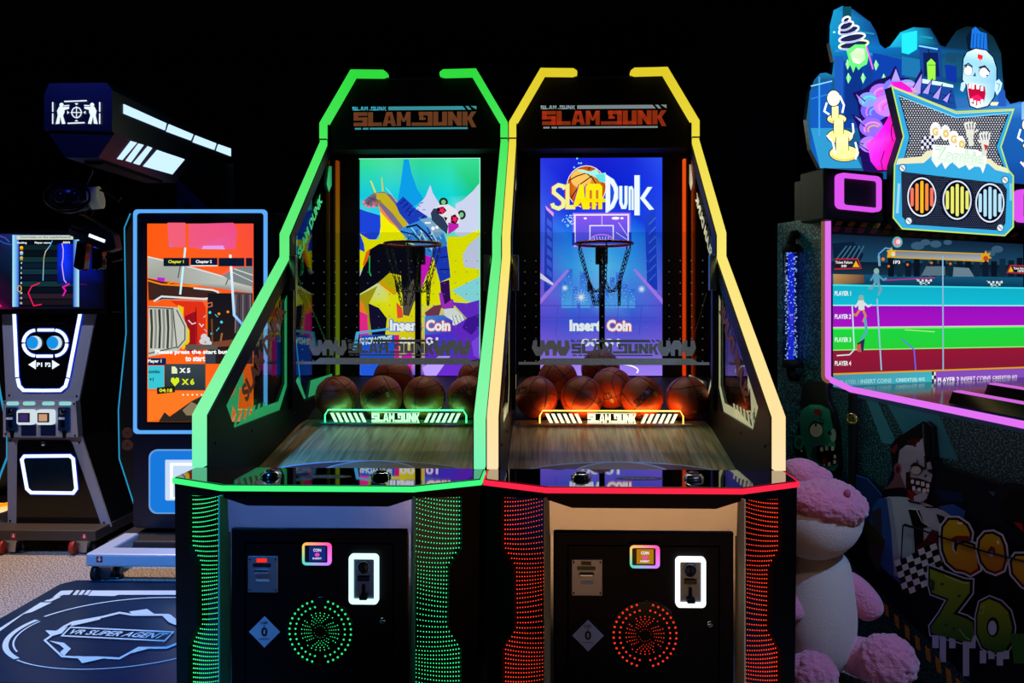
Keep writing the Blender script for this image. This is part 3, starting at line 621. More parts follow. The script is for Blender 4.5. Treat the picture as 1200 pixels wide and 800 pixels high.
def neon(root, sx, stops, width=.039):
    pts = [SK[k] for k in ('C', 'D', 'E4', 'E3', 'F')]
    a, b = offset_line(pts, .044); loop = [tuple(p) for p in a] + [tuple(p) for p in reversed(b)]
    m = MB(); n = len(pts); f = lambda p, x: (sx * x, p.x, p.y)
    rings = [[m.bm.verts.new(f(a[i], .495)), m.bm.verts.new(f(a[i], .495 + width)), m.bm.verts.new(f(b[i], .495 + width)), m.bm.verts.new(f(b[i], .495))] for i in range(n)]
    for i in range(n - 1):
        for k in range(4): m._f([rings[i][k], rings[i][(k + 1) % 4], rings[i + 1][(k + 1) % 4], rings[i + 1][k]])
    m._f(rings[0]); m._f(rings[-1][::-1])
    o = m.build('neon_upright', NEON, root)
    colour_by(o, lambda c: ramp(stops, (c.z - .85) / 1.9))
    # upper arm across the arch
    P2 = [(sx * WH, 2.385), (sx * WH, 2.478), (sx * .345, 2.765), (sx * .172, 2.762), (sx * .150, 2.758)]
    a, b = offset_line(P2, .04); a = list(a); b = list(b)
    a[-1] = P2[-1] and Vector((P2[-1][0], P2[-1][1] + (a[-1].y - P2[-1][1]) * .45)); b[-1] = Vector((P2[-1][0], P2[-1][1] + (b[-1].y - P2[-1][1]) * .45))
    m = MB(); rings = [[m.bm.verts.new((a[i].x, 1.60, a[i].y)), m.bm.verts.new((a[i].x, 1.65, a[i].y)), m.bm.verts.new((b[i].x, 1.65, b[i].y)), m.bm.verts.new((b[i].x, 1.60, b[i].y))] for i in range(5)]
    for i in range(4):
        for k in range(4): m._f([rings[i][k], rings[i][(k + 1) % 4], rings[i + 1][(k + 1) % 4], rings[i + 1][k]])
    m._f(rings[0]); m._f(rings[-1][::-1])
    o = m.build('neon_arm', NEON, root); colour_by(o, lambda c: ramp(stops, (c.z - .85) / 1.9))
    MB().box(sx * .514 - .021, sx * .514 + .021, 1.595, 1.68, 2.386, 2.393).build('neon_joint', BLACKM, o)
def basket_machine(cx, label, stops, ledc, deckc, ringc, lcdc, logoc, barc, stc, screen, px0, px1, cornerc, boardc, metal, gl, oval, rimc):
    root = thing('basketball_arcade_machine', label, 'arcade machine', (cx, 2.2412, 0))
    # lower cabinet
    MB().hexa([(-.50, .12, .03), (.50, .12, .03), (.505, 1.9, .03), (-.505, 1.9, .03), (-.52, .12, .62), (.52, .12, .62), (.524, 1.9, .62), (-.524, 1.9, .62)]).hexa([(-.52, .10, .60), (.52, .10, .60), (.52, .236, .60), (-.52, .236, .60), (-.526, .10, .834), (.526, .10, .834), (.526, .236, .834), (-.526, .236, .834)]).build('lower_cabinet', BLACK, root)
    MB().prism([(-.46, .06), (.46, .06), (.46, 1.85), (-.46, 1.85)], fn=XY, d0=0, d1=.035).build('plinth', BLACKM, root)
    MB().prism([(-.319, .834), (.319, .834), (.319, .812), (.235, .785), (-.235, .785), (-.319, .812)], fn=xz(), d0=.002, d1=.1).build('apron', BLACK, root)
    c = MB().hexa([(-.316, .022, .69), (.316, .022, .69), (.316, .11, .69), (-.316, .11, .69), (-.316, .016, .83), (.316, .016, .83), (.316, .10, .83), (-.316, .10, .83)])
    for sx in (-1, 1): c.box(min(sx * .292, sx * .318), max(sx * .292, sx * .318), .03, .11, .05, .71)
    c.build('chrome_surround', CHROME, root)
    for sx in (-1, 1): infinity_panel(root, sx, ledc, gl[0])
    front_door(root, ledc, ringc, lcdc, metal)
    # deck with lit edge, buttons and oval badge
    plan = [(-.53, .093), (-.319, 0), (.319, 0), (.53, .093), (.53, .235), (-.53, .235)]
    D = MB().prism(plan, fn=XY, d0=.8345, d1=.8525).build('control_deck', BLACK, root)
    MB().prism([(x * .995, y + .003) for x, y in plan], fn=XY, d0=.8525, d1=.8555).build('deck_top', DECKTOP, D)
    edge = [(-.533, .23), (-.533, .091), (-.320, -.003), (.320, -.003), (.533, .091), (.533, .23)]
    a_, b_ = offset_line(edge, .006)
    MB().prism([tuple(p) for p in a_] + [tuple(p) for p in reversed(b_)], fn=XY, d0=.835, d1=.852).build('deck_edge_light', emit('deck_edge_' + deckc, deckc, 1.15), D)
    for bx in (-.20, .185):
        k = MB().lathe([(.034, 0), (.034, .008), (.026, .016), (.022, .018), (.0, .018)][:-1], Matrix.Translation((bx, .11, .8555)), 24).build('push_button', CHROME, D)
        MB().lathe([(.018, 0), (.017, .004), (.002, .006)], Matrix.Translation((bx, .11, .8735)), 20).build('button_cap', BLACKG, k)
    a = Art(lambda u, v, d: (u, v, .8559 + d), .0002); a.ell(.0, .11, .082, .026, oval[0]); a.text('VIWA', 0, .12, -.02, oval[1], w=.12, align='c', bold=.02); a.build('oval_badge', PRINT, D)
    # court and ball ramp
    cz = lambda y: .655 + (y - .24) * (.85 - .655) / .91
    ct = MB().prism([(.236, .60), (.236, cz(.236)), (1.15, .85), (1.30, .86), (1.30, .60)], fn=YZ, d0=-.488, d1=.488).build('court_floor', WOOD, root)
    MB().prism([(1.27, .70), (1.27, .86), (1.76, 1.03), (1.76, .70)], fn=YZ, d0=-.4875, d1=.4875).build('ball_ramp', mat('ramp_dark', '#17171a', .5), root)
    a = Art(lambda u, v, d: (u, v, cz(v) + .0004 + d), .0002)
    def arc_(hw): return [(hw * math.sin(t), .60 + .15 * math.cos(t)) for t in [-PI / 2 + PI * k / 40 for k in range(41)]]
    a.poly([(-.46, .40)] + arc_(.46) + [(.46, .40)], '#643a44'); a.line(arc_(.46), .010, '#b4c0e0'); a.poly([(-.22, .40)] + arc_(.22) + [(.22, .40)], '#8a7468'); a.line(arc_(.22), .010, '#b4c0e0'); a.build('court_markings', PRINT, ct)
    for sx in (-1, 1): side_frame(root, sx, stc, gl[1]); neon(root, sx, stops)
    # ball stop board
    bp = [(-.365, .861), (-.365, .905), (-.350, .925), (.350, .925), (.365, .905), (.365, .861)]
    B = MB().prism(bp, fn=xz(), d0=1.150, d1=1.158).build('ball_stop_board', glass('board_acrylic', '#dfeee4', .1), root)
    MB().box(-.395, .395, 1.143, 1.165, .860, .8635).build('board_foot', mat('edge_acrylic_' + gl[0], gl[0], .15), B)
    a = Art(lambda u, v, d: (u, 1.1495 - d, v), .0002)
    for k in range(6):
        for sx in (-1, 1): x = sx * (.328 - k * .029); a.poly([(x, .912), (x - sx * .017, .912), (x - sx * .039, .866), (x - sx * .022, .866)], boardc)
    a.block('SLAM', -.118, .911, -.004, .868, boardc, gap=.06); a.block('DUNK', .012, .911, .122, .868, boardc, gap=.06); a.rect(-.12, .916, .122, .9135, boardc); a.rect(-.12, .8655, .122, .863, boardc); a.build('lit_board_print', attr_emit('board_' + ledc, 1.5), B)
    loop = MB().tube([(-.355, 1.154, .861), (-.355, 1.154, .90), (-.34, 1.154, .926), (.34, 1.154, .926), (.355, 1.154, .90), (.355, 1.154, .861)], .0035, 8).build('board_rim', emit('rim_' + rimc, rimc, 3.5), B)
    # guard glass in front of the hoop
    gw, gb, gt, gy = .468, 1.163, 1.80, 1.034
    Gl = MB().prism(rrect(-gw, gb, gw, gt, .015, 3), fn=xz(), d0=gy, d1=gy + .006).build('guard_glass', GLASS, root)
    a = Art(lambda u, v, d: (u, gy - .0004 - d, v), .0001)
    a.poly([(-.455, 1.165), (.455, 1.165), (.455, 1.178), (.40, 1.178), (.375, 1.196), (-.34, 1.196), (-.365, 1.178), (-.455, 1.178)], '#87898e')
    slam_logo(a, -.205, 1.285, .215, 1.207, '#707278', '#5c5e64')
    for s0 in (-.30, .30):
        for k, dz in ((-1, 1), (0, -1), (1, 1)):
            h = .037; c0 = s0 + k * .058
            p = [(c0 - .026, 1.245 + dz * h), (c0 - .008, 1.245 + dz * h), (c0 - .008, 1.245 + dz * .006), (c0 + .008, 1.245 + dz * .006), (c0 + .008, 1.245 + dz * h), (c0 + .026, 1.245 + dz * h), (c0 + .034, 1.245), (c0 + .014, 1.245 - dz * h), (c0 - .014, 1.245 - dz * h), (c0 - .034, 1.245)]
            a.poly(p, '#83858c')
    for i in range(17):
        for j in range(10): a.ell(-.425 + i * .053, 1.663 - j * .0533, .0028, .0028, '#9fb0b8', 6); a.k -= 1
    a.build('glass_print', attr_print('glass_ink', .5, .22), Gl)  # slight self-glow put into the ink to brighten the print
    for sx in (-1, 1):
        MB().box(min(sx * .455, sx * .487), max(sx * .455, sx * .487), gy - .012, gy + .02, 1.52, 1.69, .003).build('glass_bracket', STEEL, Gl)
        MB().box(min(sx * .470, sx * .489), max(sx * .470, sx * .489), gy - .004, gy + .03, .95, 1.69).build('glass_post', BLACK, Gl)
    # back board with screen, header
    MB().prism([(-.513, .86), (-.513, 2.42), (.513, 2.42), (.513, .86)], [[(-.36, 1.035), (-.36, 2.32), (.36, 2.32), (.36, 1.035)]], xz(), 1.785, 1.84).build('back_panel', BLACKM, root)
    MB().box(-.513, .513, 1.84, 1.90, .86, 2.42).build('rear_wall', BLACKM, root)
    off = 0.0
    k = .72 / (px1 - px0)
    A = Art(lambda u, v, d: (-.36 + (u - px0) * k, 1.80 - d, 2.32 - (v - 187) * (1.285 / 255)), .00010); screen(A)
    MB().box(-.362, .362, 1.802, 1.83, 1.033, 2.322).build('screen', BLACKG, root).name = 'screen'
    sc = A.build('screen_image', SCREEN, [o for o in root.children if o.name.startswith('screen')][-1])
    hp = [(-.492, 2.34), (-.492, 2.47), (-.330, 2.748), (.330, 2.748), (.492, 2.47), (.492, 2.34)]
    Hd = MB().prism(hp, fn=xz(), d0=1.635, d1=1.90).build('header', BLACKM, root)
    MB().box(-.16, .16, 1.625, 1.645, 2.735, 2.745).build('header_trim', mat('smoked_trim', '#1b3440', .3), Hd)
    a = Art(lambda u, v, d: (u, 1.6345 - d, v), .0002); slam_logo(a, -.355, 2.583, .355, 2.452, logoc, barc); a.build('header_logo', attr_print('header_ink_' + ledc, .5, .42), Hd)
    sx = -1 if cx < 0 else 1
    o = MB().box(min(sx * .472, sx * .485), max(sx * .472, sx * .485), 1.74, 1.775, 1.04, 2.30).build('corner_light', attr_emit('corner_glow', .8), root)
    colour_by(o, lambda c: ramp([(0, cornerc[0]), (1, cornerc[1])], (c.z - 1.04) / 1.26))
    hoop_parts(root, 0.0, mat('hoop_red', '#8a3416', .35, .2))
    return root
GL1 = attr_print('window_ink_green', .5, .35)
GL2 = attr_print('window_ink_yellow', .5, .35)
CXL, CXR = -.7631, .3132
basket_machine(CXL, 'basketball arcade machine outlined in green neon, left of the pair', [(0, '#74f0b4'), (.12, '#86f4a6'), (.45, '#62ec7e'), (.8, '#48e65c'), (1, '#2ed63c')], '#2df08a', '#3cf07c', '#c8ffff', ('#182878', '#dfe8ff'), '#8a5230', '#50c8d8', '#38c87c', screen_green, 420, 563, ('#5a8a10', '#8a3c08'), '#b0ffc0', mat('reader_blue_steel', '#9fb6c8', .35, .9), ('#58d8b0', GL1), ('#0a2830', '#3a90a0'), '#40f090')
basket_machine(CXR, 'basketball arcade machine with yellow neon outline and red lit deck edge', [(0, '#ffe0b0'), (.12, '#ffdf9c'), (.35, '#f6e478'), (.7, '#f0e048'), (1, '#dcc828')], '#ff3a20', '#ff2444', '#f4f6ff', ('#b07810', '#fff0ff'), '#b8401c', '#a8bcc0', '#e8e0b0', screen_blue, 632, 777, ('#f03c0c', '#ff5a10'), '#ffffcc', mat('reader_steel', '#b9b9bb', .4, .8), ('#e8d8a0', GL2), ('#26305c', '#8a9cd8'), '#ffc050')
# ------------------------------------------------------------------ basketballs
def ball_mat():
    m = bpy.data.materials.new('basketball_rubber'); N, L = nodes_of(m); b = N['Principled BSDF']; tc = N.new('ShaderNodeTexCoord')
    v = N.new('ShaderNodeTexVoronoi'); v.inputs['Scale'].default_value = 110; L.new(tc.outputs['Object'], v.inputs['Vector'])
    bp = N.new('ShaderNodeBump'); bp.inputs['Strength'].default_value = .25; bp.inputs['Distance'].default_value = .002; bp.invert = True
    L.new(v.outputs['Distance'], bp.inputs['Height']); L.new(bp.outputs[0], b.inputs['Normal'])
    b.inputs['Base Color'].default_value = rgb('#a83a16'); b.inputs['Roughness'].default_value = .48; return m
BR = .109
def make_ball():
    m = MB(); m.ball((0, 0, 0), BR, 40, 28); m.mi = 1; r = BR * 1.0005
    def great(M): m.tube([M @ Vector((r * math.cos(2 * PI * k / 64), r * math.sin(2 * PI * k / 64), 0)) for k in range(64)], .0019, 5, closed=True)
    great(Matrix()); great(Matrix.Rotation(PI / 2, 3, 'X'))
    for sx in (-1, 1):
        ps = []
        for k in range(48):
            t = 2 * PI * k / 48; d = Vector((sx * (.62 + .1 * math.cos(2 * t)), math.cos(t) * .78, math.sin(t) * .78)); ps.append(d.normalized() * r)
        m.tube(ps, .0019, 5, closed=True)
    m.mi = 2
    V, Fc, rr = text_mesh('SPORTS', .03)
    def sph(u, v): a, e = (u - .5) * 1.15, .02 + (v) * .30; return Vector((math.sin(a) * math.cos(e), -math.cos(a) * math.cos(e), math.sin(e))) * (BR + .0012)
    for sgn in (1, -1):
        vv = [m.bm.verts.new(Matrix.Rotation(0 if sgn > 0 else PI, 3, 'Z') @ sph(*p)) for p in V]
        for f in Fc: m._f([vv[i] for i in f])
    m.mi = 3
    for k in range(20):
        t0, t1 = 2 * PI * k / 20, 2 * PI * (k + 1) / 20
        q = [sph(.92 + rr_ * math.cos(t) * .075, -.55 + rr_ * math.sin(t) * .36) for rr_, t in ((1, t0), (1, t1), (.72, t1), (.72, t0))]
        m._f([m.bm.verts.new(p) for p in q])
    q = [sph(.92 + a_ * .02, -.55 + b_ * .5) for a_, b_ in ((-1, -1), (1, -1), (1, 1), (-1, 1))]; m._f([m.bm.verts.new(p) for p in q])
    return m.build('basketball', [ball_mat(), mat('ball_seam', '#0c0806', .6), mat('ball_print', '#140a08', .5), mat('ball_emblem', '#c8b090', .5)], recalc=False)
b0 = make_ball(); first = [True]
def put_ball(cx, lx, dy, z, rot, label, grp):
    o = b0 if first[0] else b0.copy()
    if not first[0]: COL.objects.link(o)
    first[0] = False
    o.location = (cx + lx, 2.2412 + dy, z); o.rotation_euler = rot; setp(o, label, 'basketball', grp)
gL, gR = 'basketballs in the green machine', 'basketballs in the yellow machine'
zf, zb = .9765, 1.045
put_ball(CXL, -.333, 1.275, zf, (.3, 1.2, 1.3), 'front basketball at the left end of the row in the green machine', gL)
put_ball(CXL, -.100, 1.275, zf, (-.15, -.5, .1), 'basketball with SPORTS lettering just right of the leftmost ball, green machine', gL)
put_ball(CXL, .123, 1.275, zf, (.2, 1.5, 1.5), 'front basketball with a vertical seam, third from left in the green machine', gL)
put_ball(CXL, .352, 1.275, zf, (-.2, -.7, -.2), 'front basketball at the right end in the green machine, cut by the neon post', gL)
put_ball(CXL, -.085, 1.478, zb, (1.2, .2, .5), 'rear basketball peeking over the SPORTS ball in the green machine', gL)
put_ball(CXL, .375, 1.478, zb, (.8, .6, 1.5), 'rear basketball behind the right end ball in the green machine', gL)
put_ball(CXR, -.372, 1.275, zf, (.2, .3, 2.1), 'front basketball at the left end of the row in the yellow machine', gR)
put_ball(CXR, -.140, 1.275, zf, (.5, .4, 1.4), 'front basketball second from left in the yellow machine, plain side forward', gR)
put_ball(CXR, .168, 1.275, zf, (-.1, -.75, .15), 'front basketball with slanted SPORTS lettering in the yellow machine', gR)
put_ball(CXR, .398, 1.275, zf, (.6, 1.45, .9), 'front basketball at the right end of the row in the yellow machine', gR)
put_ball(CXR, .022, 1.385, 1.012, (.5, -.1, -.7), 'half-hidden basketball squeezed between the second ball and the slanted SPORTS ball', gR)
put_ball(CXR, -.262, 1.478, zb, (1.0, .3, 1.9), 'rear basketball behind the two left balls in the yellow machine', gR)
put_ball(CXR, -.02, 1.610, 1.093, (.2, .3, .5), 'rearmost basketball barely showing behind the middle of the yellow machine row', gR)
#@@LEFT
# ------------------------------------------------------------------ left side: shooting kiosk, console, mat
NAVY = mat('navy_panel', '#0a1024', 0.35)
CYANL = emit('cyan_edge_light', '#2ea6d8', .75)
WHITEL = emit('white_blue_light', '#dcefff', 1.5)
def frame_at(X0, Y0):
    """pixel -> local (x, z) on the upright plane Y0 + dy of a thing based at (X0, Y0)"""
    def f(px, py, dy=0.0): p = at(px, py, Y0 + dy); return (p.x - X0, p.z)
    return f
def caster(parent, x, y, top, wheel, r=.05, w=.028):
    p = MB().box(x - .045, x + .045, y - .035, y + .035, top - .012, top).hexa([(x - .022, y - .02, top - .075), (x + .022, y - .02, top - .075), (x + .022, y + .02, top - .075), (x - .022, y + .02, top - .075), (x - .036, y - .03, top - .012), (x + .036, y - .03, top - .012), (x + .036, y + .03, top - .012), (x - .036, y + .03, top - .012)]).build('caster', STEEL, parent)
    MB().cyl((x - .045 - w / 2, y - .012, r), (x - .045 + w / 2, y - .012, r), r, 24).cyl((x - .045 - w / 2 - .003, y - .012, r), (x - .045 + w / 2 + .003, y - .012, r), r * .55, 20).build('caster_wheel', wheel, p)
    MB().cyl((x + .04, y + .02, 0), (x + .04, y + .02, top - .02), .012, 12).cyl((x + .04, y + .02, 0), (x + .04, y + .02, .012), .03, 16).build('levelling_foot', STEELD, p)
def red_tag(parent, x, y, z, s=.032):
    a = Art(lambda u, v, d: (x + u * s, y - .001 - d, z + v * s), .0003)
    a.rect(-.5, -.5, .5, .5, '#c02028'); a.poly([(-.12, .4), (.12, .4), (.12, 0), (.3, 0), (0, -.35), (-.3, 0), (-.12, 0)], '#f4e8e8'); a.build('lock_tag', PRINT, parent, label='red tag with a white arrow')
X0, Y0 = -1.985, 3.90
root = thing('virtual_reality_shooting_machine', 'tall dark blue shooting game kiosk with portrait screen under an overhead light box', 'arcade machine', (X0, Y0, 0))
K = frame_at(X0, Y0)
kz = lambda y, dy=0: K(236, y, dy)[1]
xl, xr = K(156, 400)[0], K(314, 400)[0]
fr = MB().prism(rrect(xl, kz(619), xr, kz(245), .03), fn=xz(), d0=0, d1=.42).build('kiosk_body', NAVY, root)
# rear shell flaring out on both sides
Lp = [K(x, y, .12) for x, y in ((153, 250), (146, 267), (148, 390), (139, 480), (140, 537), (164, 612))]
sh = Lp + [(2 * ((xl + xr) / 2) - u, v) for u, v in reversed(Lp)]
MB().prism(sh, fn=xz(), d0=.12, d1=.50).build('kiosk_shell', mat('shell_black', '#06080f', .4), root)
for side in (Lp, [(xl + xr - u, v) for u, v in Lp]):
    MB().tube([(u, .118, v) for u, v in side], .0035, 6).build('edge_light', CYANL, root)
a = Art(lambda u, v, d: (*[q for q in (K(u, v, .12)[0], .1195 - d, K(u, v, .12)[1])],), .0003)
for cy in (507, 521):
    for r in (2, 3.4, 4.8, 6.2): a.ring(149.5, cy, r, r * .95, .5, '#8a5a48')
a.build('speaker_swirl', PRINT, root)
# lit frame and screen
def px_loop(x0, y0, x1, y1, r, f=K, dy=0.0):
    return [f(u, v, dy) for u, v in rrect(x0, y0, x1, y1, r)]
MB().prism(px_loop(157, 245.5, 313.5, 508, 5), [px_loop(160.5, 249.5, 309.5, 504, 4)], xz(), -.008, .004).build('frame_light', emit('frame_blue', '#5aa6f0', 1.1), root)
sc = MB().prism(px_loop(171.5, 260.5, 298.5, 495.5, 1), fn=xz(), d0=-.004, d1=.01).build('kiosk_screen', BLACKG, root)
a = Art(lambda u, v, d: (K(u, v)[0], -.0045 - d, K(u, v)[1]), .00012)
a.grid(173, 262, 297.5, 494, [['#ff5a14', '#ff5c20', '#fa4c3c'], ['#ff5c10', '#ff6018', '#ff5a1c'], ['#ff6a20', '#ff6a1a', '#ff6414']])
a.org(160, 240, 6.6667)
a.poly([(245, 140), (385, 140), (385, 330), (270, 330), (255, 300)], '#f4607a'); a.poly([(410, 150), (760, 140), (790, 200), (775, 345), (520, 345), (410, 330)], ['#f05a80', '#f04a90', '#f05088', '#f0558a', '#e860a0', '#f05a80'])
a.poly([(525, 320), (680, 318), (695, 348), (510, 345)], '#e8a0f0'); a.poly([(258, 292), (285, 325), (262, 328)], '#b070f0')
a.poly([(90, 402), (330, 450), (900, 620), (912, 690), (640, 650), (330, 610), (92, 570)], ['#b8bab0', '#a8aca4', '#c8ccc4', '#9a9c98', '#8c8e88', '#a4a8a0', '#a0a498'])
a.line([(92, 405), (330, 462), (720, 570)], 9, '#dfe4dc'); a.line([(345, 480), (328, 570)], 8, '#4a4c48'); a.line([(722, 570), (700, 625)], 8, '#4a4c48')
a.poly([(660, 545), (740, 490), (912, 480), (912, 640), (760, 600)], '#7c8484'); a.line([(740, 490), (912, 550)], 8, '#d8dcdc'); a.line([(740, 520), (912, 600)], 6, '#d8dcdc')
a.poly([(660, 545), (745, 480), (790, 485), (690, 545)], '#ff6050')
a.poly([(92, 575), (460, 650), (640, 680), (640, 720), (100, 745)], '#3c2420'); a.line([(92, 590), (200, 620), (420, 635), (500, 625)], 12, '#ff8a18'); a.line([(230, 625), (300, 595)], 9, '#ff8a18'); a.line([(420, 640), (440, 610)], 8, '#ff8a18')
a.line([(140, 752), (200, 715), (540, 735), (640, 705), (640, 680), (600, 665), (450, 650)], 14, '#dfe8e6'); a.line([(150, 765), (210, 735), (540, 752), (665, 700), (655, 675)], 5, '#8f9694')
a.poly([(165, 565), (230, 570), (220, 600), (170, 590)], '#c020d0')
a.rect(560, 690, 912, 1240, '#14161e', '#2a1c18'); a.poly([(760, 680), (912, 690), (912, 1100), (790, 1060)], '#4a4048')
for k in range(5): a.line([(780 + k * 28, 700), (775 + k * 30, 1000)], 7, ['#8a7c84', '#2a2630'][k % 2])
a.poly([(270, 750), (520, 755), (545, 800), (545, 1120), (480, 1180), (400, 1150), (380, 870), (330, 790)], '#e03018'); a.poly([(380, 870), (470, 830), (470, 1140), (400, 1150)], '#98101c'); a.line([(470, 800), (480, 1130)], 6, '#70080c')
a.line([(410, 900), (440, 930), (470, 920)], 8, '#f4d8d8'); a.line([(495, 925), (515, 950), (530, 930)], 8, '#f4d8d8')
a.poly([(330, 780), (375, 800), (370, 900), (420, 980), (420, 1070), (370, 1130), (330, 1080)], '#f0c810')
a.poly([(100, 790), (330, 800), (400, 940), (400, 1050), (330, 1140), (100, 1185)], '#c4c8bc'); a.line([(100, 800), (290, 810), (320, 1110), (100, 1160)], 10, '#5a5c54')
for k in range(6): a.poly([(110 + k * 32, 815), (130 + k * 32, 815), (136 + k * 32, 960), (130 + k * 32, 1120), (112 + k * 32, 1120), (118 + k * 32, 960)], ['#3c3e38', '#8a8c82'][k % 2])
a.line([(320, 820), (385, 950), (385, 1050), (325, 1120)], 9, '#50524a')
for x, y, c in ((650, 850, '#ff9020'), (720, 835, '#ff9020'), (580, 840, '#40e0f0'), (670, 915, '#40e0f0'), (595, 1005, '#40e0f0')): a.ell(x, y, 11, 11, c, 8)
for p in (((530, 880), (548, 862)), ((620, 855), (642, 875)), ((535, 970), (555, 988)), ((630, 985), (652, 958))): a.line(p, 6, '#40d8f0')
a.line([(560, 770), (595, 762), (598, 790), (560, 800)], 6, '#e87858', True); a.line([(595, 890), (600, 1080)], 12, '#7a4420'); a.line([(675, 1000), (665, 1060), (672, 1100)], 14, '#a06838'); a.poly([(600, 1070), (760, 1050), (760, 1100), (610, 1110)], '#7a4430')
for x, y, r in ((535, 1030, 26), (560, 1050, 22), (520, 1065, 22), (575, 1080, 22), (545, 1100, 24), (520, 1110, 12)): a.ell(x, y, r, r, '#cdd2d8', 9)
a.rect(390, 1090, 640, 1130, '#5c564e')
a.rect(100, 1195, 240, 1250, '#0e2450'); a.rect(545, 1150, 625, 1240, '#343e4c')
a.line([(390, 335), (350, 700)], 16, '#c8f4f8'); a.line([(740, 390), (770, 860), (850, 950)], 20, ['#ffffff', '#a8d8ff', '#50a0f8'])
for x0, x1 in ((220, 420), (432, 640), (650, 850), (862, 912)): a.rect(x0, 415, x1, 480, '#0c1830')
a.line([(432, 476), (640, 476)], 8, '#f0f8f4'); a.text('Chapter 1', 258, 432, 30, '#f0f020', w=120, bold=.03); a.text('Chapter 2', 472, 432, 30, '#ffffff', w=125, bold=.03)
a.text('Please press the start button', 155, 1130, 42, '#ffffff', w=640, bold=.04); a.text('to start', 390, 1180, 40, '#ffffff', w=155, bold=.04)
a.rect(100, 1255, 225, 1435, '#38c8d8'); a.rect(228, 1240, 548, 1445, '#39474c', '#26343a'); a.text('Player 1', 100, 1205, 32, '#ffffff', w=105, bold=.03); a.text('combo', 104, 1285, 28, '#10242c', w=90, bold=.03); a.text('+1', 112, 1345, 30, '#10242c', w=32, bold=.03)
a.poly([(285, 1260), (310, 1260), (328, 1280), (328, 1315), (285, 1315)], '#e8f0c0'); a.text('X 5', 345, 1272, 38, '#ffffff', w=85, bold=.05)
a.poly([(310, 1415), (278, 1375), (282, 1350), (300, 1345), (310, 1358), (322, 1345), (342, 1350), (344, 1378)], '#d8f020'); a.text('X 6', 362, 1355, 48, '#e0e820', w=100, bold=.05)
a.poly([(105, 1450), (560, 1450), (440, 1580), (105, 1690)], '#ff7a24')
a.poly([(170, 1425), (308, 1412), (312, 1460), (172, 1475)], '#1c1e10'); a.text('04:18', 190, 1432, 28, '#f0f030', w=100, bold=.03)
for k in range(5): a.ell(375 + k * 36, 1480, 7, 7, '#ffffff', 8)
a.poly([(185, 1690), (230, 1615), (270, 1650), (440, 1530), (540, 1480), (600, 1690)], '#2a2622'); a.poly([(370, 1600), (440, 1535), (490, 1560), (460, 1640), (400, 1640)], '#8a7a5c')
a.build('kiosk_display', SCREEN, sc)
# glowing ticket recess
MB().prism(px_loop(177, 527, 296, 600, 9), [px_loop(194, 538, 279, 586, 2)], xz(), -.012, .02).build('recess_surround', emit('recess_blue', '#1c86f4', .8), root)
MB().prism(px_loop(194, 538, 279, 586, 2), fn=xz(), d0=-.004, d1=.016).build('recess_panel', emit('recess_pale', '#cfe2ff', .95), root)
MB().prism(px_loop(200, 542, 274, 584, 1), [px_loop(203, 545, 271, 582, 1)], xz(), -.007, -.003).build('recess_outline', WHITEL, root)
MB().prism(px_loop(176, 526, 297, 601, 9.5), [px_loop(177.5, 527.5, 295.5, 599.5, 9)], xz(), -.015, -.005).build('recess_trim', emit('trim_blue', '#7ab8ff', .7), root)
# base plate, front bar, casters
bz = .125
MB().box(-.50, .50, -.12, .62, .045, bz, .01).build('base_plate', mat('base_grey', '#3b3836', .45, .3), root)
FB = mat('pale_blue_metal', '#b6c4d8', .38, .2)
br = MB().prism([(-.425, -.40), (.425, -.40), (.425, -.06), (.345, -.06), (.345, -.30), (-.345, -.30), (-.345, -.06), (-.425, -.06)], fn=XY, d0=.088, d1=.155).build('front_bar', FB, root, bevel=.012)
for sx in (-1, 1): caster(br, sx * .365 + .02, -.34, .088, mat('wheel_black', '#17171a', .5), .045); red_tag(br, sx * .35 + .0, -.4005, .128)
# column and overhead light box
MB().box(-.33, .03, .30, .50, 1.9, 2.33).build('column', mat('column_navy', '#0a0f22', .5), root)
for u in (-.26, -.10): MB().lathe([(.02, 0), (.02, .006), (.004, .01)], Matrix.Translation((u, .30, 2.06)) @ Matrix.Rotation(PI / 2, 4, 'X'), 12).build('column_bolt', BLACKG, root)
ca, cb = 3.10 - Y0, 4.30 - Y0
CL, CS = at(51.5, 140, 3.10).x, at(131.5, 140, 3.10).x
cs = [(CL, 2.26), (CL, 2.42), (CL + .025, 2.475), (CS - .024, 2.475), (CS, 2.44), (CS, 2.25)]
box_m = mat('canopy_navy', '#0b1330', .38)
cb_ = MB().prism([(u - X0, v) for u, v in cs], fn=xz(), d0=ca, d1=cb).build('overhead_box', box_m, root)
lo = [(CL, 2.26), (CS, 2.25), (CS - .079, 2.135), (CL + .085, 2.135)]
MB().prism([(u - X0, v) for u, v in lo], fn=xz(), d0=ca + .02, d1=ca + .68).build('overhead_underside', mat('underside_dark', '#141a2c', .4), cb_)
MB().box(CL + .12 - X0, CS - .11 - X0, ca + .10, ca + .60, 2.120, 2.136).build('cable_opening', BLACKM, cb_)
side = lambda px, py: (lambda p: (p.y - Y0, p.z))(hit(px, py, (CS, 0, 0), Vector((1, 0, 0))))
for q in (((144.5, 122), (194.5, 144.5), (192.5, 152.5), (144.5, 133)), ((197.5, 145.5), (226, 157.5), (223, 164.5), (194.5, 154)), ((228.5, 158.5), (253, 168), (250.5, 175.5), (225.5, 166.5)), ((255.5, 169), (270, 174), (270, 183), (253, 176.5))):
    MB().prism([side(*p) for p in q], fn=YZ, d0=CS - .002 - X0, d1=CS + .004 - X0).build('light_strip', emit('strip_white', '#bfe0ff', 1.25), cb_)
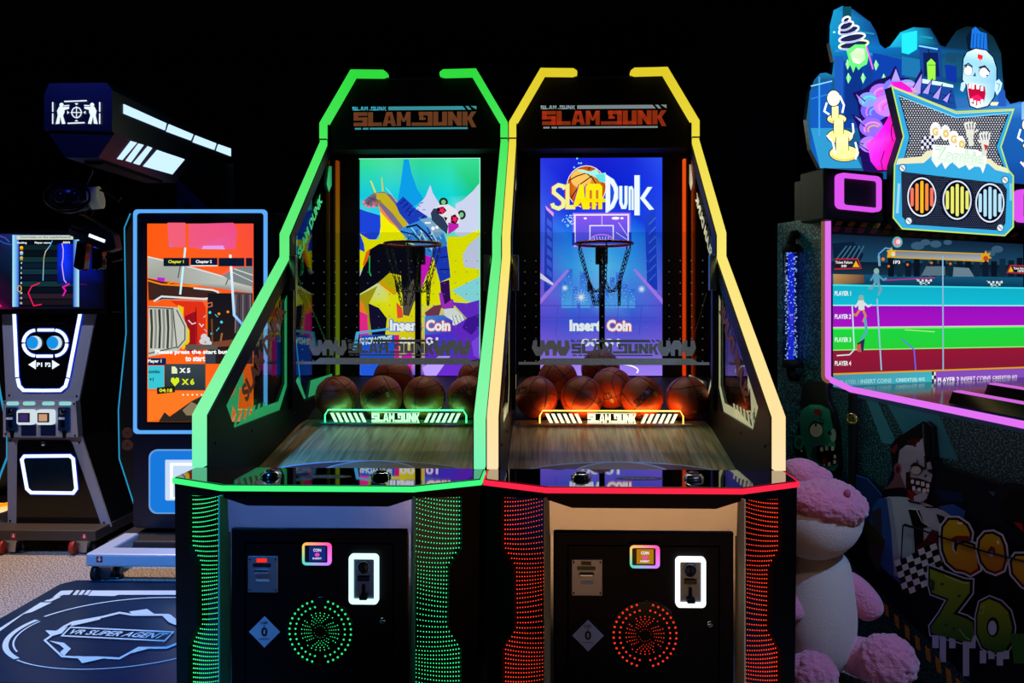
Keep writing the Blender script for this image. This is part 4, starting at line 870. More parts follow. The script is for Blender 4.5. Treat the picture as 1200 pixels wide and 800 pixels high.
# lit windows on the sloping lower face
A_, B_ = Vector((CS, 2.25)), Vector((CS - .079, 2.135)); dn = Vector((B_.x - A_.x, 0, B_.y - A_.y)).normalized(); nn = Vector((-dn.z, 0, dn.x)); nn = nn if nn.x > 0 else -nn
def bev(px, py): 
    p = hit(px, py, (A_.x, 0, A_.y), nn); return (p.y - Y0, (p - Vector((A_.x, p.y, A_.y))).dot(dn))
bf = lambda u, v, d: (A_.x - X0 + dn.x * v + nn.x * d, u, A_.y + dn.z * v + nn.z * d)
for q in (((184, 175.5), (216, 186.5), (201.5, 204), (167.5, 194.5)), ((173, 171), (178, 173), (163, 193), (156, 191)), ((162, 168), (168, 169.5), (153, 190), (147, 188)), ((153, 165), (160, 167), (143, 187), (137, 186))):
    MB().prism([bev(*p) for p in q], fn=bf, d0=-.003, d1=.003).build('light_window', emit('strip_white', '#bfe0ff', 1.25), cb_)
# icon of two shooters and a cross-hair
ff = frame_at(X0, 3.10)
a = Art(lambda u, v, d: (ff(u, v)[0], ca - .001 - d, ff(u, v)[1]), .0002)
a.org(0, 80, 4); W_ = '#e4f2ff'
def man(m):
    f = lambda p: [(m(x), y) for x, y in p]
    a.ell(m(289), 172, 10, 10, W_); a.poly(f([(278, 180), (300, 182), (304, 205), (296, 222), (272, 222), (268, 200)]), W_)
    a.poly(f([(285, 182), (325, 180), (325, 190), (296, 198)]), W_); a.line(f([(300, 176), (326, 174)]), 5, W_)
    a.poly(f([(272, 220), (284, 222), (280, 260), (262, 262)]), W_); a.poly(f([(282, 220), (296, 220), (308, 260), (292, 262)]), W_)
man(lambda x: x); man(lambda x: 722 - x)
a.ring(361, 208, 22, 24, 5, W_); a.line([(361, 180), (361, 236)], 4, W_); a.line([(334, 208), (388, 208)], 4, W_)
for p in ([(352, 165), (370, 165), (361, 174)], [(352, 250), (370, 250), (361, 242)], [(318, 200), (318, 216), (328, 208)], [(404, 200), (404, 216), (394, 208)]): a.poly(p, W_)
a.line([(304, 157), (410, 153)], 6, W_); a.line([(320, 259), (400, 256)], 6, W_)
for x in (251, 471):
    a.line([(x, 160), (x, 205)], 6, W_); a.line([(x, 213), (x, 262)], 6, W_)
a.build('front_icon', attr_emit('icon_glow', 1.1), cb_)
# ---- headset hanging from the box
p = at(86, 232, 3.25); q = at(98, 195, 3.25)
hs = thing('virtual_reality_headset', 'dark virtual reality headset hanging on a cable under the overhead light box', 'headset', (p.x, p.y, p.z - .08))
hb = MB(); hb.ball((0, 0, .08), (.118, .06, .078), 28, 18); hb.build('visor_shell', mat('visor_plastic', '#10131f', .22), hs)
MB().tube([(.112 * math.cos(t), -.045 - .0 * t, .08 + .072 * math.sin(t)) for t in [2 * PI * k / 32 for k in range(32)]], .006, 8, closed=True).build('visor_rim', BLACK, hs)
for x in (-.025, .045):
    l = MB().tube([(x + .026 * math.cos(t), -.058, .08 + .030 * math.sin(t)) for t in [2 * PI * k / 20 for k in range(20)]], .003, 6, closed=True).build('lens_ring', STEELD, hs)
    MB().ball((x, -.048, .08), (.024, .012, .028), 16, 10).build('lens', mat('lens_glass', '#1a2a50', .03, .6), l)
MB().cyl((.085, .0, .078), (.128, .012, .084), .054, 28).build('strap_housing', mat('headset_white', '#d2dad8', .45), hs)
MB().tube([(.13, .0, .12), (.17, .02, .10), (.20, .03, .07), (.215, .03, .085)], .006, 8).build('head_strap', BLACK, hs)
top = Vector((hs.location.x + .085, 3.27, 2.14)) - Vector(hs.location)
MB().tube([(.06, .0, .135), (.085, .01, .2), top], .003, 6).build('hanging_cable', mat('cable_grey', '#3c4656', .5), hs)
# ---- light gun hanging beside it
p = at(112, 282, 3.33)
gun = thing('light_gun', 'black toy gun with a white light bar hanging below the headset', 'toy gun', (p.x, p.y, p.z))
Q = lambda px, py: (lambda w: (w.x - p.x, w.z - p.z))(at(px, py, 3.33))
MB().prism([Q(*v) for v in ((84, 258), (100, 252), (118, 262), (136, 274), (140, 292), (128, 296), (112, 288), (96, 280), (84, 276))], fn=xz(), d0=-.03, d1=.03).build('gun_body', mat('gun_dark', '#161b22', .4), gun, bevel=.008)
MB().prism([Q(*v) for v in ((110, 274.5), (128, 281.5), (127, 285), (109, 278))], fn=xz(), d0=-.034, d1=-.026).build('light_bar', WHITEL, gun)
MB().prism([Q(*v) for v in ((93, 282), (104, 284), (101, 316), (96, 317), (89, 313))], fn=xz(), d0=-.022, d1=.022).build('grip', BLACKG, gun, bevel=.006)
MB().prism([Q(*v) for v in ((111, 288), (122, 291), (122, 314), (116, 317), (110, 315))], fn=xz(), d0=-.02, d1=.02).build('magazine', BLACKG, gun, bevel=.006)
MB().prism([Q(*v) for v in ((83, 248), (97, 246), (99, 262), (84, 268))], fn=xz(), d0=-.03, d1=.03).build('stock', BLACK, gun, bevel=.006)
MB().tube([(*Q(124, 300), 0)[:1] + (0,) + (Q(124, 300)[1],), (Q(132, 306)[0], 0, Q(132, 306)[1]), (Q(143, 304)[0], 0, Q(143, 304)[1])], .006, 8).build('barrel_rail', STEELD, gun)
tp = Vector((gun.location.x + .02, 3.45, 2.14)) - Vector(gun.location)
MB().tube([(Q(105, 256)[0], 0, Q(105, 256)[1]), (Q(104, 235)[0] + .02, .06, Q(104, 225)[1]), tp], .005, 6).build('hanging_cable', BLACK, gun)
# ---- leaderboard console
X1, Y1 = -2.86, 4.02
con = thing('leaderboard_console', 'grey game console with leaderboard screen, round blue lenses and white light lines', 'arcade console', (X1, Y1, 0))
C = frame_at(X1, Y1)
GREY = mat('console_grey', '#9ca0b2', .42, .15); BLUE_SPILL = emit('blue_spill_glow', '#1838d8', .75); INK = mat('console_gloss_black', '#0a080c', .1)
out = [C(*v) for v in ((2, 366), (7, 469), (8.5, 511), (9, 617), (130, 617), (95.5, 511), (92.5, 469), (112.5, 366))]
MB().prism(out, fn=xz(), d0=0, d1=.012).build('pedestal', GREY, con)
MB().prism([(u * .985 - .004, v) for u, v in out], fn=xz(), d0=.012, d1=.34).build('pedestal_body', BLACKM, con)
MB().prism([C(*v) for v in ((17, 367), (22, 440), (27, 457), (75, 457), (82, 440), (96, 367))], fn=xz(), d0=-.006, d1=.01).build('upper_inset', INK, con)
def pxline(pts, w, name, m, d0=-.012, d1=-.002, par=con, f=C, closed=False):
    if m is WHITEL and w > 3: pxline(pts, w + 2.2, 'blue_spill_strip', BLUE_SPILL, -.0075, -.001, par, f, closed)  # wider glowing strip imitates blue light spilling beside the line
    a_, b_ = offset_line(pts, w, closed)
    if closed: return MB().prism([f(*v) for v in a_], [[f(*v) for v in b_]], xz(), d0, d1).build(name, m, par)
    return MB().prism([f(*v) for v in list(a_) + list(reversed(b_))], fn=xz(), d0=d0, d1=d1).build(name, m, par)
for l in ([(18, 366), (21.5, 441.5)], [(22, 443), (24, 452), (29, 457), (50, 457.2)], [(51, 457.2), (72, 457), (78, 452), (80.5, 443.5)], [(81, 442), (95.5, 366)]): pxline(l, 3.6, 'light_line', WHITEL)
cx, cy = 53.5, 401.5
segs = [[(45.5, 386.5), (64.5, 386.5)], [(44, 417), (63, 417)]]
ar = lambda c0, s0, s1: [(c0 + 14.6 * math.cos(math.radians(s)), 401.7 - 15 * math.sin(math.radians(s))) for s in [s0 + (s1 - s0) * k / 8 for k in range(9)]]
segs += [ar(43.5, 95, 177), ar(43.5, 183, 265), ar(65, 3, 85), ar(65, -85, -3)]
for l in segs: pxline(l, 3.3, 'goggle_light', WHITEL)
for x in (42, 65.5):
    c_ = C(x, 401.5); r = .0415
    e = MB().lathe([(r, 0), (r, .012), (r * .92, .016), (.002, .016)], Matrix.Translation((c_[0], -.006, c_[1])) @ Matrix.Rotation(PI / 2, 4, 'X'), 32).build('lens_ring', emit('ring_white', '#d8f0ff', .9), con)
    MB().ball((c_[0] - .004, -.02, c_[1] + .002), (r * .86, .016, r * .9), 24, 14).build('blue_lens', emit('lens_blue', '#1898f0', .9), e)
a = Art(lambda u, v, d: (C(u, v)[0], -.0065 - d, C(u, v)[1]), .0003)
a.poly([(34, 427), (43, 421.5), (43, 432.5)], '#e8f4ff'); a.poly([(71, 427), (62, 421.5), (62, 432.5)], '#e8f4ff'); a.text('P1', 44, 424.5, 5, '#e8f4ff', w=6.5, bold=.04); a.text('P2', 54, 424.5, 5, '#e8f4ff', w=6.5, bold=.04)
a.build('player_arrows', attr_emit('icon_glow', 1.1), con)
# coin plate
pl = MB().prism([C(*v) for v in ((8, 469), (8.5, 511), (95.5, 511), (92.5, 469))], fn=xz(), d0=-.03, d1=.0).build('coin_plate', GREY, con)
for x in (12.8, 31.8, 54.2, 73.8):
    tg = MB().prism(px_loop(x, 469.5, x + 14, 474, 2, C), fn=xz(), d0=-.034, d1=-.028).build('caption_tag', emit('tag_mint', '#9fe8e4', .8), pl)
for x in (13.2, 73.8):
    m_ = MB().prism(px_loop(x, 476, x + 13, 503, 1, C), fn=xz(), d0=-.042, d1=-.028).build('coin_mechanism', mat('coin_blue', '#3468c0', .25, .85), pl)
    c_ = C(x + 6, 481); MB().lathe([(.018, 0), (.018, .006), (.002, .009)], Matrix.Translation((c_[0], -.042, c_[1])) @ Matrix.Rotation(PI / 2, 4, 'X'), 18).build('coin_dial', BLACKG, m_)
    MB().prism(px_loop(x + 1, 487.5, x + 8, 490, .5, C), fn=xz(), d0=-.046, d1=-.040).build('coin_slot', mat('slot_white', '#e4e8f0', .3), m_)
    MB().prism([C(*v) for v in ((x + 5, 491), (x + 7, 491), (x + 8, 498), (x + 4, 498))], fn=xz(), d0=-.05, d1=-.04).build('return_lever', BLACKG, m_)
    MB().prism([C(*v) for v in ((x + 4, 503), (x + 9, 503), (x + 7, 512), (x + 5.5, 512))], fn=xz(), d0=-.04, d1=-.028).build('drip_guide', BLACK, m_)
for x, c_ in ((27, '#3a2a68'), (49.5, '#c89878')):
    t_ = MB().prism(px_loop(x, 478.5, x + 20, 496, 3, C), fn=xz(), d0=-.05, d1=-.028).build('payment_terminal', emit('terminal_white', '#dff0f8', .85), pl)
    MB().prism(px_loop(x + 2.2, 482, x + 15.5, 493, .6, C), fn=xz(), d0=-.054, d1=-.048).build('terminal_bezel', mat('bezel_brown', '#3a2620', .4), t_)
    MB().prism(px_loop(x + 4, 483.5, x + 13.5, 491.5, .4, C), fn=xz(), d0=-.056, d1=-.052).build('terminal_display', emit('term_' + c_, c_, 1), t_)
    MB().prism(px_loop(x + 3, 496.5, x + 20, 509, .6, C), fn=xz(), d0=-.034, d1=-.028).build('ticket_slot', mat('slot_navy', '#0a1c48', .4), pl)
for x, y in ((11, 463), (90, 464), (10.5, 470.5), (91, 472), (11.5, 507), (92, 509), (12, 516), (93, 518.5), (12, 610), (122, 612)):
    c_ = C(x, y); MB().lathe([(.006, 0), (.006, .003), (.001, .005)], Matrix.Translation((c_[0], -.0305 if 469 < y < 511 else -.0005, c_[1])) @ Matrix.Rotation(PI / 2, 4, 'X'), 8).build('screw', BLACKG, con)
MB().prism([C(*v) for v in ((21, 519), (23, 515.5), (81, 515.5), (85, 519), (119, 616), (20, 616))], fn=xz(), d0=-.006, d1=.01).build('lower_inset', INK, con)
loop = [(30, 534), (83, 533.5), (87, 537), (90.5, 572), (87, 577), (38, 576.5), (33, 572), (27, 538)]
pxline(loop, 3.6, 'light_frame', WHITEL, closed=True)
MB().prism([C(*v) for v in ((29, 537), (85, 536), (88.5, 575), (36, 574))], fn=xz(), d0=-.009, d1=-.004).build('frame_glass', mat('teal_glass', '#0a2030', .1), con)
c_ = C(52, 519.5); MB().lathe([(.012, 0), (.012, .008), (.002, .011)], Matrix.Translation((c_[0], -.006, c_[1])) @ Matrix.Rotation(PI / 2, 4, 'X'), 16).build('door_lock', CHROME, con)
# console base
xa, xb = C(-30, 620)[0], C(129, 620)[0]
MB().box(xa, xb, -.13, .40, .085, .145, .006).build('base_plate', mat('console_base', '#4a423c', .45, .3), con)
for x in (C(15, 640, -.1)[0], C(98, 640, -.1)[0]): caster(con, x, -.09, .085, mat('wheel_red', '#a83020', .45), .045)
red_tag(con, C(16, 635, -.13)[0], -.131, .112); red_tag(con, C(99, 640, -.13)[0], -.131, .112)
# screen
sc = MB().prism(px_loop(-22, 269.5, 125, 368, 2, C, -.08), fn=xz(), d0=-.08, d1=-.02).build('leaderboard_screen', BLACKG, con)
MB().box(C(30, 400)[0], C(80, 400)[0], -.02, .10, C(50, 380)[1], C(50, 280)[1]).build('screen_mount', BLACK, con)
a = Art(lambda u, v, d: (C(u, v, -.08)[0], -.0805 - d, C(u, v, -.08)[1]), .0002)
a.grid(-18, 274, 122, 362, [['#1a1040', '#182a70', '#0a1030', '#08102a', '#060814'], ['#0c1030', '#0a2040', '#0a1c34', '#0c18a0', '#05060e'], ['#30082c', '#0a1020', '#101018', '#0a1048', '#05060c'], ['#8a1050', '#200828', '#14101c', '#0c0c20', '#04050a']])
a.org(0, 260, 8)
a.poly([(120, 122), (740, 130), (740, 795), (120, 795)], '#050a14')
for i in range(10): a.rect(185, 215 + i * 57, 690, 262 + i * 57, ['#0c2228', '#081018', '#123034', '#0a1c30', '#12303c', '#0a1028', '#123238', '#08101c', '#281c28', '#1c141c'][i])
a.grid(540, 205, 690, 580, [['#0418a0', '#1030ff', '#0818b0'], ['#0820b0', '#1038ff', '#0a1ca8'], ['#04103a', '#0a1c90', '#040e38']])
a.rect(120, 122, 180, 795, '#a8ecff', '#1e60d8', horiz=True); a.rect(690, 165, 745, 795, '#1c58c8', '#b0ecff', horiz=True)
a.rect(160, 125, 690, 165, '#c8d4c0', '#d8dcc8'); a.text('Congrates on the Leaderboard!', 195, 133, 24, '#2c5c84', w=470); a.text('Ranking', 165, 186, 22, '#f0f4f4', w=90, bold=.04); a.text('Player name', 330, 186, 22, '#f0f4f4', w=150, bold=.04); a.text('score', 595, 184, 18, '#f0f4f4', w=66, bold=.04)
for i, c_ in enumerate(('#ffcc00', '#b8d8e0', '#e8a858')): a.ell(207, 240 + i * 48, 16, 14, c_, 14); a.rect(192, 252 + i * 48, 222, 264 + i * 48, ['#f04810', '#50a8c0', '#50a850'][i])
for i in range(9): a.text(str(4 + i), 207, 375 + i * 47, 18, '#f0f4f4', align='c', bold=.04)
a.ring(192, 625, 18, 28, 7, '#e8b020')
a.line([(500, 175), (480, 220), (435, 280), (420, 340), (412, 550)], 8, ['#4ab0e8', '#4ab0e8', '#c8c8a0', '#b8a878', '#60c8e8']); a.line([(590, 200), (602, 260), (600, 340), (590, 400), (600, 480), (610, 545), (632, 572)], 9, '#d8b0ff')
a.line([(382, 572), (305, 605), (275, 665), (325, 785), (400, 772)], 10, '#ff1858'); a.line([(660, 580), (600, 612), (625, 645), (598, 695)], 14, '#f010c0'); a.line([(750, 584), (820, 586)], 6, '#5a1050')
a.poly([(0, 755), (30, 795), (0, 795)], '#ff1880'); a.line([(0, 130), (60, 150), (100, 190)], 10, '#4a50b0'); a.line([(0, 170), (50, 200), (120, 215)], 8, '#2060b0')
a.build('leaderboard_image', SCREEN, sc)
# ---- cabinet at the left edge of the frame
X2, Y2 = -3.72, 4.5
cab = thing('arcade_cabinet', 'dark arcade cabinet with cyan edge light at the far left edge', 'arcade machine', (X2, Y2, 0))
E_ = frame_at(X2, Y2)
Lp = [E_(*v) for v in ((-14, 300), (-9, 400), (1, 462), (9, 500), (9, 535), (1, 556), (-12, 600))]
MB().prism(Lp + [(-.5, .15), (-.5, 1.75)], fn=xz(), d0=0, d1=.5).build('cabinet_body', mat('shell_black', '#06080f', .4), cab)
MB().tube([(u, -.004, v) for u, v in Lp], .006, 6).build('edge_light', CYANL, cab)
MB().box(-.5, E_(6, 600)[0], -.12, .5, 0, .16).build('cabinet_base', BLACK, cab)
g_ = MB().box(-.34, E_(10, 600)[0], -.14, -.10, .16, E_(5, 588)[1]).build('sign_box', BLACK, cab)
a = Art(lambda u, v, d: (E_(u, v, -.14)[0], -.1405 - d, E_(u, v, -.14)[1]), .0003)
a.rect(-30, 589, 10, 612, '#f0a838', '#e8e0c0'); a.line([(-30, 596), (0, 592), (10, 590)], 4, '#ff8a10'); a.ell(3, 604, 5, 4, '#8a5030'); a.build('sign_art', BACKLIT, g_)
# ---- floor mat
mx0, mx1, my0, my1 = -2.52, -1.305, 2.56, 3.52
MZ = .010
mt = MB().prism([(mx0 + .05, my1), (mx0, my1 - .05), (mx0, my0), (mx1, my0), (mx1, my1)], fn=XY, d0=.0, d1=MZ).build('floor_mat', mat('mat_vinyl', '#0c2440', .3), None)
setp(mt, 'dark blue floor mat printed with a ring and VR SUPER AGENT', 'floor mat')
a = Art(lambda u, v, d: (lambda w: (w.x, w.y, MZ + .0003 + d))(hit(u, v, (0, 0, MZ), Vector((0, 0, 1)))), .0003)
a.org(0, 600, 4); I = '#cfe6ee'
xr_ = 1000
a.poly([(285, 368), (345, 366), (325, 387), (300, 387), (245, 402), (258, 390)], I)
for k in range(3): a.poly([(358 + k * 26, 366), (375 + k * 26, 366), (358 + k * 26, 388), (340 + k * 26, 388)], I)
a.poly([(432, 368), (xr_, 368), (xr_, 388), (556, 388), (535, 394), (412, 392)], I)
a.poly([(262, 396), (285, 396), (276, 404), (252, 404)], I); a.poly([(248, 404), (272, 404), (258, 412), (228, 412)], I); a.poly([(222, 412), (256, 412), (240, 420), (206, 420)], I)
a.poly([(190, 425), (243, 425), (150, 470), (110, 480), (0, 560), (-40, 592), (-40, 570)], I)
ex, ey, rx, ry = -1.857, 2.985, .505, .335
def fl(x, y): 
    d = Vector((x, y, MZ)) - EYE; dd = d.dot(FW); return ((PX + F * d.dot(RT) / dd) * 4, ((PY - F * d.z / dd) - 600) * 4)
def arc(r1, t0, t1, n=40): return [fl(ex + rx * r1 * math.cos(math.radians(t)), ey + ry * r1 * math.sin(math.radians(t))) for t in [t0 + (t1 - t0) * k / (n - 1) for k in range(n)]]
def band(r0, r1, t0, t1, c=I): a.poly(arc(r1, t0, t1) + arc(r0, t0, t1)[::-1], c)
band(.975, 1, 78, 160); band(.955, 1, 166, 232); band(.985, 1, 234, 340); band(.975, 1, -15, 76); band(.91, .925, 168, 222)
poly_o = [(210, 605), (300, 540), (340, 520), (480, 495), (560, 475), (620, 485), (720, 485), (790, 485), (840, 520), (880, 545), (830, 620), (780, 640), (650, 640), (560, 690), (460, 685), (360, 685), (290, 680)]
a.line(poly_o, 9, I, True)
a.poly([(212, 558), (260, 560), (318, 540), (290, 572), (240, 586)], I); a.poly([(605, 470), (690, 458), (730, 486), (620, 484)], I); a.poly([(760, 490), (800, 485), (840, 520), (850, 545), (790, 520)], I)
a.poly([(230, 608), (300, 618), (332, 645), (300, 680), (280, 664), (300, 645), (280, 628)], I); a.poly([(355, 680), (500, 688), (385, 714)], I); a.poly([(330, 540), (420, 520), (470, 508), (470, 500), (340, 522)], I); a.poly([(570, 690), (640, 650), (720, 640), (600, 672)], I)
a.line([(330, 546), (812, 568), (772, 610), (290, 586)], 6, I, True)
P = [(0, 0)]; V, Fc, r = text_mesh('VR SUPER AGENT', .02, .25)
q00, q10, q11, q01 = (320, 577), (760, 600), (795, 575), (345, 556)
bl = lambda u, v: tuple((q00[i] * (1 - u) + q10[i] * u) * (1 - v) + (q01[i] * (1 - u) + q11[i] * u) * v for i in (0, 1))
a._add([bl(u, v) for u, v in V], Fc, [rgb(I)] * len(V))
a.build('mat_print', attr_print('mat_ink', .35), mt)
#@@RIGHT
# ------------------------------------------------------------------ right side: zombie game
ZA = math.radians(20.7); ZO = Vector((1.2469, 3.030, 0))
zt, zn, zi = Vector((math.cos(ZA), math.sin(ZA), 0)), Vector((math.sin(ZA), -math.cos(ZA), 0)), Vector((-math.sin(ZA), math.cos(ZA), 0))
zm = thing('zombie_running_game', 'zombie themed arcade game with a glowing cut-out marquee, wide screen and pink light edges', 'arcade machine', ZO, ZA)
def zy(px, py, c=0.0):   # plane parallel to the screen at local y = c
    w = hit(px, py, ZO + zi * c, zi) - ZO; return (w.dot(zt), w.z)
def zx(px, py, c=-.02):  # flank plane at local x = c
    w = hit(px, py, ZO + zt * c, zt) - ZO; return (w.dot(zi), w.z)
FX = lambda u, v, d: (d, u, v)
SPK = mat('speckled_panel', '#0c2630', .5, .1, speck=(150, '#4aa0b8', .5, .68))
DGREEN = mat('dark_green_panel', '#0a1c16', .5, spec=.15)
W_END = 1.26
# rear cabinet, header, bench
zside = lambda px, py: zx(px, py, -.03)
ytop = zx(911, 262, -.03); yb = ytop[0]
MB().box(-.03, W_END, 0.012, yb, 0, ytop[1]).build('rear_cabinet', SPK, zm)
hb = zx(931, 212, -.03); ht = zx(966, 205, -.03)
MB().box(-.03, W_END, .0, hb[0], ytop[1], ht[1] + .0).build('header_box', DGREEN, zm)
dz = 1.062
be = [zx(995, 462), zx(1005, 459), zx(1100, 479), zx(1200, 500)]
y_end = -1.25
slope = (be[3][1] - be[1][1]) / (be[3][0] - be[1][0]); z_end = be[1][1] + slope * (y_end - be[1][0])
MB().prism([(0.0, 0), (0.0, be[1][1] - .0), (be[1][0], be[1][1] - .01), (y_end, z_end - .01), (y_end, .12)], fn=FX, d0=-.02, d1=W_END).build('bench_body', SPK, zm)
# lighter diagonal stripes on the flank
FLK = lambda lift: (lambda u, v, d: (lambda q: (-.021 - lift - d, q[0], q[1]))(zx(u, v, -.021 - lift)))
a = Art(FLK(0), .0003)
st = '#3c88a0'
a.poly([(1013, 463), (1026, 465), (1052, 521), (1034, 519)], st); a.poly([(1036, 467), (1098, 480), (1123, 539), (1072, 531)], '#3a86a0'); a.poly([(1005, 460), (1200, 501), (1200, 508), (1005, 466)], '#3c6c80')
a.build('flank_stripes', PRINTM, zm)
# deck top with lane dividers
DK = mat('deck_blue_gloss', '#16304a', .15, .3)
MB().prism([(-.02, 0.0), (W_END, 0.0), (W_END, y_end), (-.02, y_end)], fn=lambda u, v, d: (u, v, be[1][1] + slope * (v - be[1][0]) - .012 + d), d0=0, d1=.010).build('deck_top', DK, zm)
dk = lambda v: be[1][1] + slope * (v - be[1][0])
for x0, ys in ((.15, -.466), (.476, -.36), (.80, -.30)):
    m = MB().hexa([(x0 - .03, ys, dk(ys)), (x0 + .03, ys, dk(ys)), (x0 + .03, -1.2, dk(-1.2)), (x0 - .03, -1.2, dk(-1.2)), (x0 - .022, ys - .01, dk(ys) + .045), (x0 + .022, ys - .01, dk(ys) + .045), (x0 + .022, -1.2, dk(-1.2) + .045), (x0 - .022, -1.2, dk(-1.2) + .045)]).build('lane_divider', BLACKG, zm)
    MB().hexa([(x0 - .020, ys - .012, dk(ys) + .045), (x0 + .020, ys - .012, dk(ys) + .045), (x0 + .020, -1.19, dk(-1.2) + .045), (x0 - .020, -1.19, dk(-1.2) + .045), (x0 - .016, ys - .015, dk(ys) + .050), (x0 + .016, ys - .015, dk(ys) + .050), (x0 + .016, -1.19, dk(-1.2) + .050), (x0 - .016, -1.19, dk(-1.2) + .050)]).build('divider_light', emit('pink_light', '#d868e0', .95), m)
# screen
p00, p11 = zy(973, 274), zy(1199.5, 459)
ztl, zbl = zy(975, 273.5)[1], zy(973, 461.5)[1]; xr_ = zy(1199.5, 300)[0]
sc = MB().box(0.002, xr_ + .03, -.006, .012, zbl - .02, ztl + .02).build('game_screen', BLACKG, zm)
a = Art(lambda u, v, d: (lambda q: (q[0], -.0065 - d, q[1]))(zy(u, v, -.0065)), .0002)
L_, R_ = 974.5, 1199
def bandy(l0, r0, l1, r1, c, c2=None): a.poly([(L_, l0), (R_, r0), (R_, r1), (L_, l1)], [c, c, c2 or c, c2 or c])
bandy(274, 285, 461.5, 450.5, '#0a1a30')
a.grid(0, 0, 1, 1, [['#000000', '#000000'], ['#000000', '#000000']]) if False else None
bandy(274, 285, 306, 311, '#10243c', '#1c4a6a'); bandy(306, 311, 322, 326, '#0c1c2e', '#16344c'); bandy(321, 325, 334, 337, '#14587c', '#0c3858')
a.poly([(975, 285), (1000, 283), (1012, 298), (1005, 312), (978, 315)], '#0c2038')
for k in range(5): a.line([(978 + k * 6, 306), (992 + k * 5, 288)], 1.6, '#3a6a88')
for x, y, r in ((1075, 288, 8), (1084, 284, 6), (1096, 286, 7), (1110, 284, 5), (1168, 292, 7), (1160, 297, 6)): a.ell(x, y, r, r * .6, '#3a5c78', 12)
for k in range(16): a.rect(1040 + k * 10, 302 + (k * 7) % 5, 1047 + k * 10, 324, ['#0a1422', '#122a3c', '#0c1c2c'][k % 3])
a.poly([(1084, 312), (1106, 312), (1106, 323), (1078, 323)], '#5c7484'); a.poly([(1116, 313), (1134, 314), (1140, 324), (1115, 324)], '#6c8494')
for x, y in ((1040, 312), (1062, 310), (1090, 308), (1112, 309)): a.ell(x, y, 1.6, 1.6, '#e07828', 8)
a.poly([(975, 321), (1010, 322), (1012, 332), (975, 334)], ['#c89858', '#805030', '#4a3a40', '#a08050'])
bandy(333, 337, 358, 358.4, '#14b4d0', '#10c4dc'); a.line([(L_, 334), (R_, 337.5)], 1.8, '#40e8f8'); a.line([(L_, 357.6), (R_, 358)], 1.4, '#a8f8ff')
bandy(358.4, 358.8, 383.5, 381.6, '#a010c4', '#b014cc'); a.line([(L_, 383.6), (R_, 381.6)], 1.4, '#f0c8f8')
bandy(384, 382, 409.5, 406, '#1ee048', '#28d838'); a.line([(L_, 385), (R_, 382.6)], 1.6, '#7cff60'); a.line([(L_, 410), (R_, 406)], 1.2, '#a8f890')
bandy(410.5, 406.5, 437.5, 430, '#9c1838', '#881a38'); a.line([(L_, 438), (R_, 430.2)], 2, '#e8a030')
a.poly([(L_, 439), (1090, 435), (1091, 459 - 3.5), (L_, 461.5)], ['#4898b0', '#40b8c8', '#48c0d0', '#3888a8']); a.poly([(1094, 435), (R_, 431.5), (R_, 450.5), (1094, 456.5)], '#8a50c4')
for i in range(2):
    for j in range(5): a.rect(1090 + i * 2, 435.3 + j * 4.2, 1092 + i * 2, 439.5 + j * 4.2, '#f0f0f0' if (i + j) % 2 else '#101018')
a.text('PLAYER 1', 982, 445, 5, '#88b8c4', w=22, bold=.03, skew=-.035); a.text('INSERT COINS', 1006, 444, 5, '#a0d8dc', w=36, bold=.03, skew=-.035); a.text('CREDIT(S) 0/2', 1047, 443, 5, '#c8f0f0', w=34, bold=.03, skew=-.035)
a.text('PLAYER 2', 1096, 442, 5.6, '#ffffff', w=25, bold=.03, skew=-.04); a.text('INSERT COINS', 1123, 441, 5.4, '#f0d8f8', w=35, bold=.03, skew=-.04); a.text('CREDIT(S) 0/2', 1160, 440, 5, '#f0e0f8', w=29, bold=.03, skew=-.04)
for t, y in (('PLAYER 1', 341), ('PLAYER 2', 368), ('PLAYER 3', 395), ('PLAYER 4', 422.5)): a.text(t, 975.5, y, 5.4, '#f0ffff', w=19, bold=.03)
# score tags and progress bar
a.poly([(975, 303), (1003, 303), (1007, 315), (975, 316)], '#c02838'); a.poly([(975, 304.5), (1002, 304.5), (1005, 313.6), (975, 314.4)], '#201828'); a.text('Ticket Failure', 976, 306, 3, '#ffffff', w=20, bold=.02); a.text('549', 983, 310.3, 3, '#ffffff', w=6, bold=.03); a.poly([(1000, 305.5), (1004, 313), (996, 313)], '#f0c020')
a.poly([(1180, 310.5), (1199, 311), (1199, 321), (1176, 320)], '#c02838'); a.poly([(1181, 312), (1199, 312.4), (1199, 319.6), (1178.5, 318.8)], '#201828'); a.text('Ticket Failure', 1184, 313.2, 2.6, '#ffffff', w=14, bold=.02); a.text('1070', 1189, 316.4, 2.6, '#ffffff', w=7, bold=.03); a.poly([(1181, 312.4), (1184, 318.6), (1178, 318.6)], '#f0c020')
a.poly([(1037, 293), (1150, 297), (1150, 307), (1036, 302)], '#d8a820'); a.poly([(1046, 294.6), (1146, 298.2), (1146, 305), (1046, 301)], ['#7c848c', '#8c949c', '#b0b4bc', '#9ca0a8'])
a.ell(1048, 284, 6, 6.5, '#40c0c8'); a.ell(1048, 284, 4.6, 5, '#e88898'); a.ell(1049, 283.6, 2.6, 2.8, '#f8e0e0')
star = lambda cx, cy, r0, r1, n=5: [(cx + (r0 if k % 2 == 0 else r1) * math.sin(PI * k / n), cy - (r0 if k % 2 == 0 else r1) * math.cos(PI * k / n)) for k in range(2 * n)]
a.poly(star(1041, 296, 6.5, 3), '#e8b838'); a.ell(1043, 298, 2.4, 2.6, '#f0e0c0'); a.poly(star(1151, 301, 7.5, 4, 7), '#e8a820'); a.ell(1151, 303, 3, 3, '#c84820')
a.text('1P3', 1043, 305.5, 3.8, '#ffffff', w=8, bold=.03)
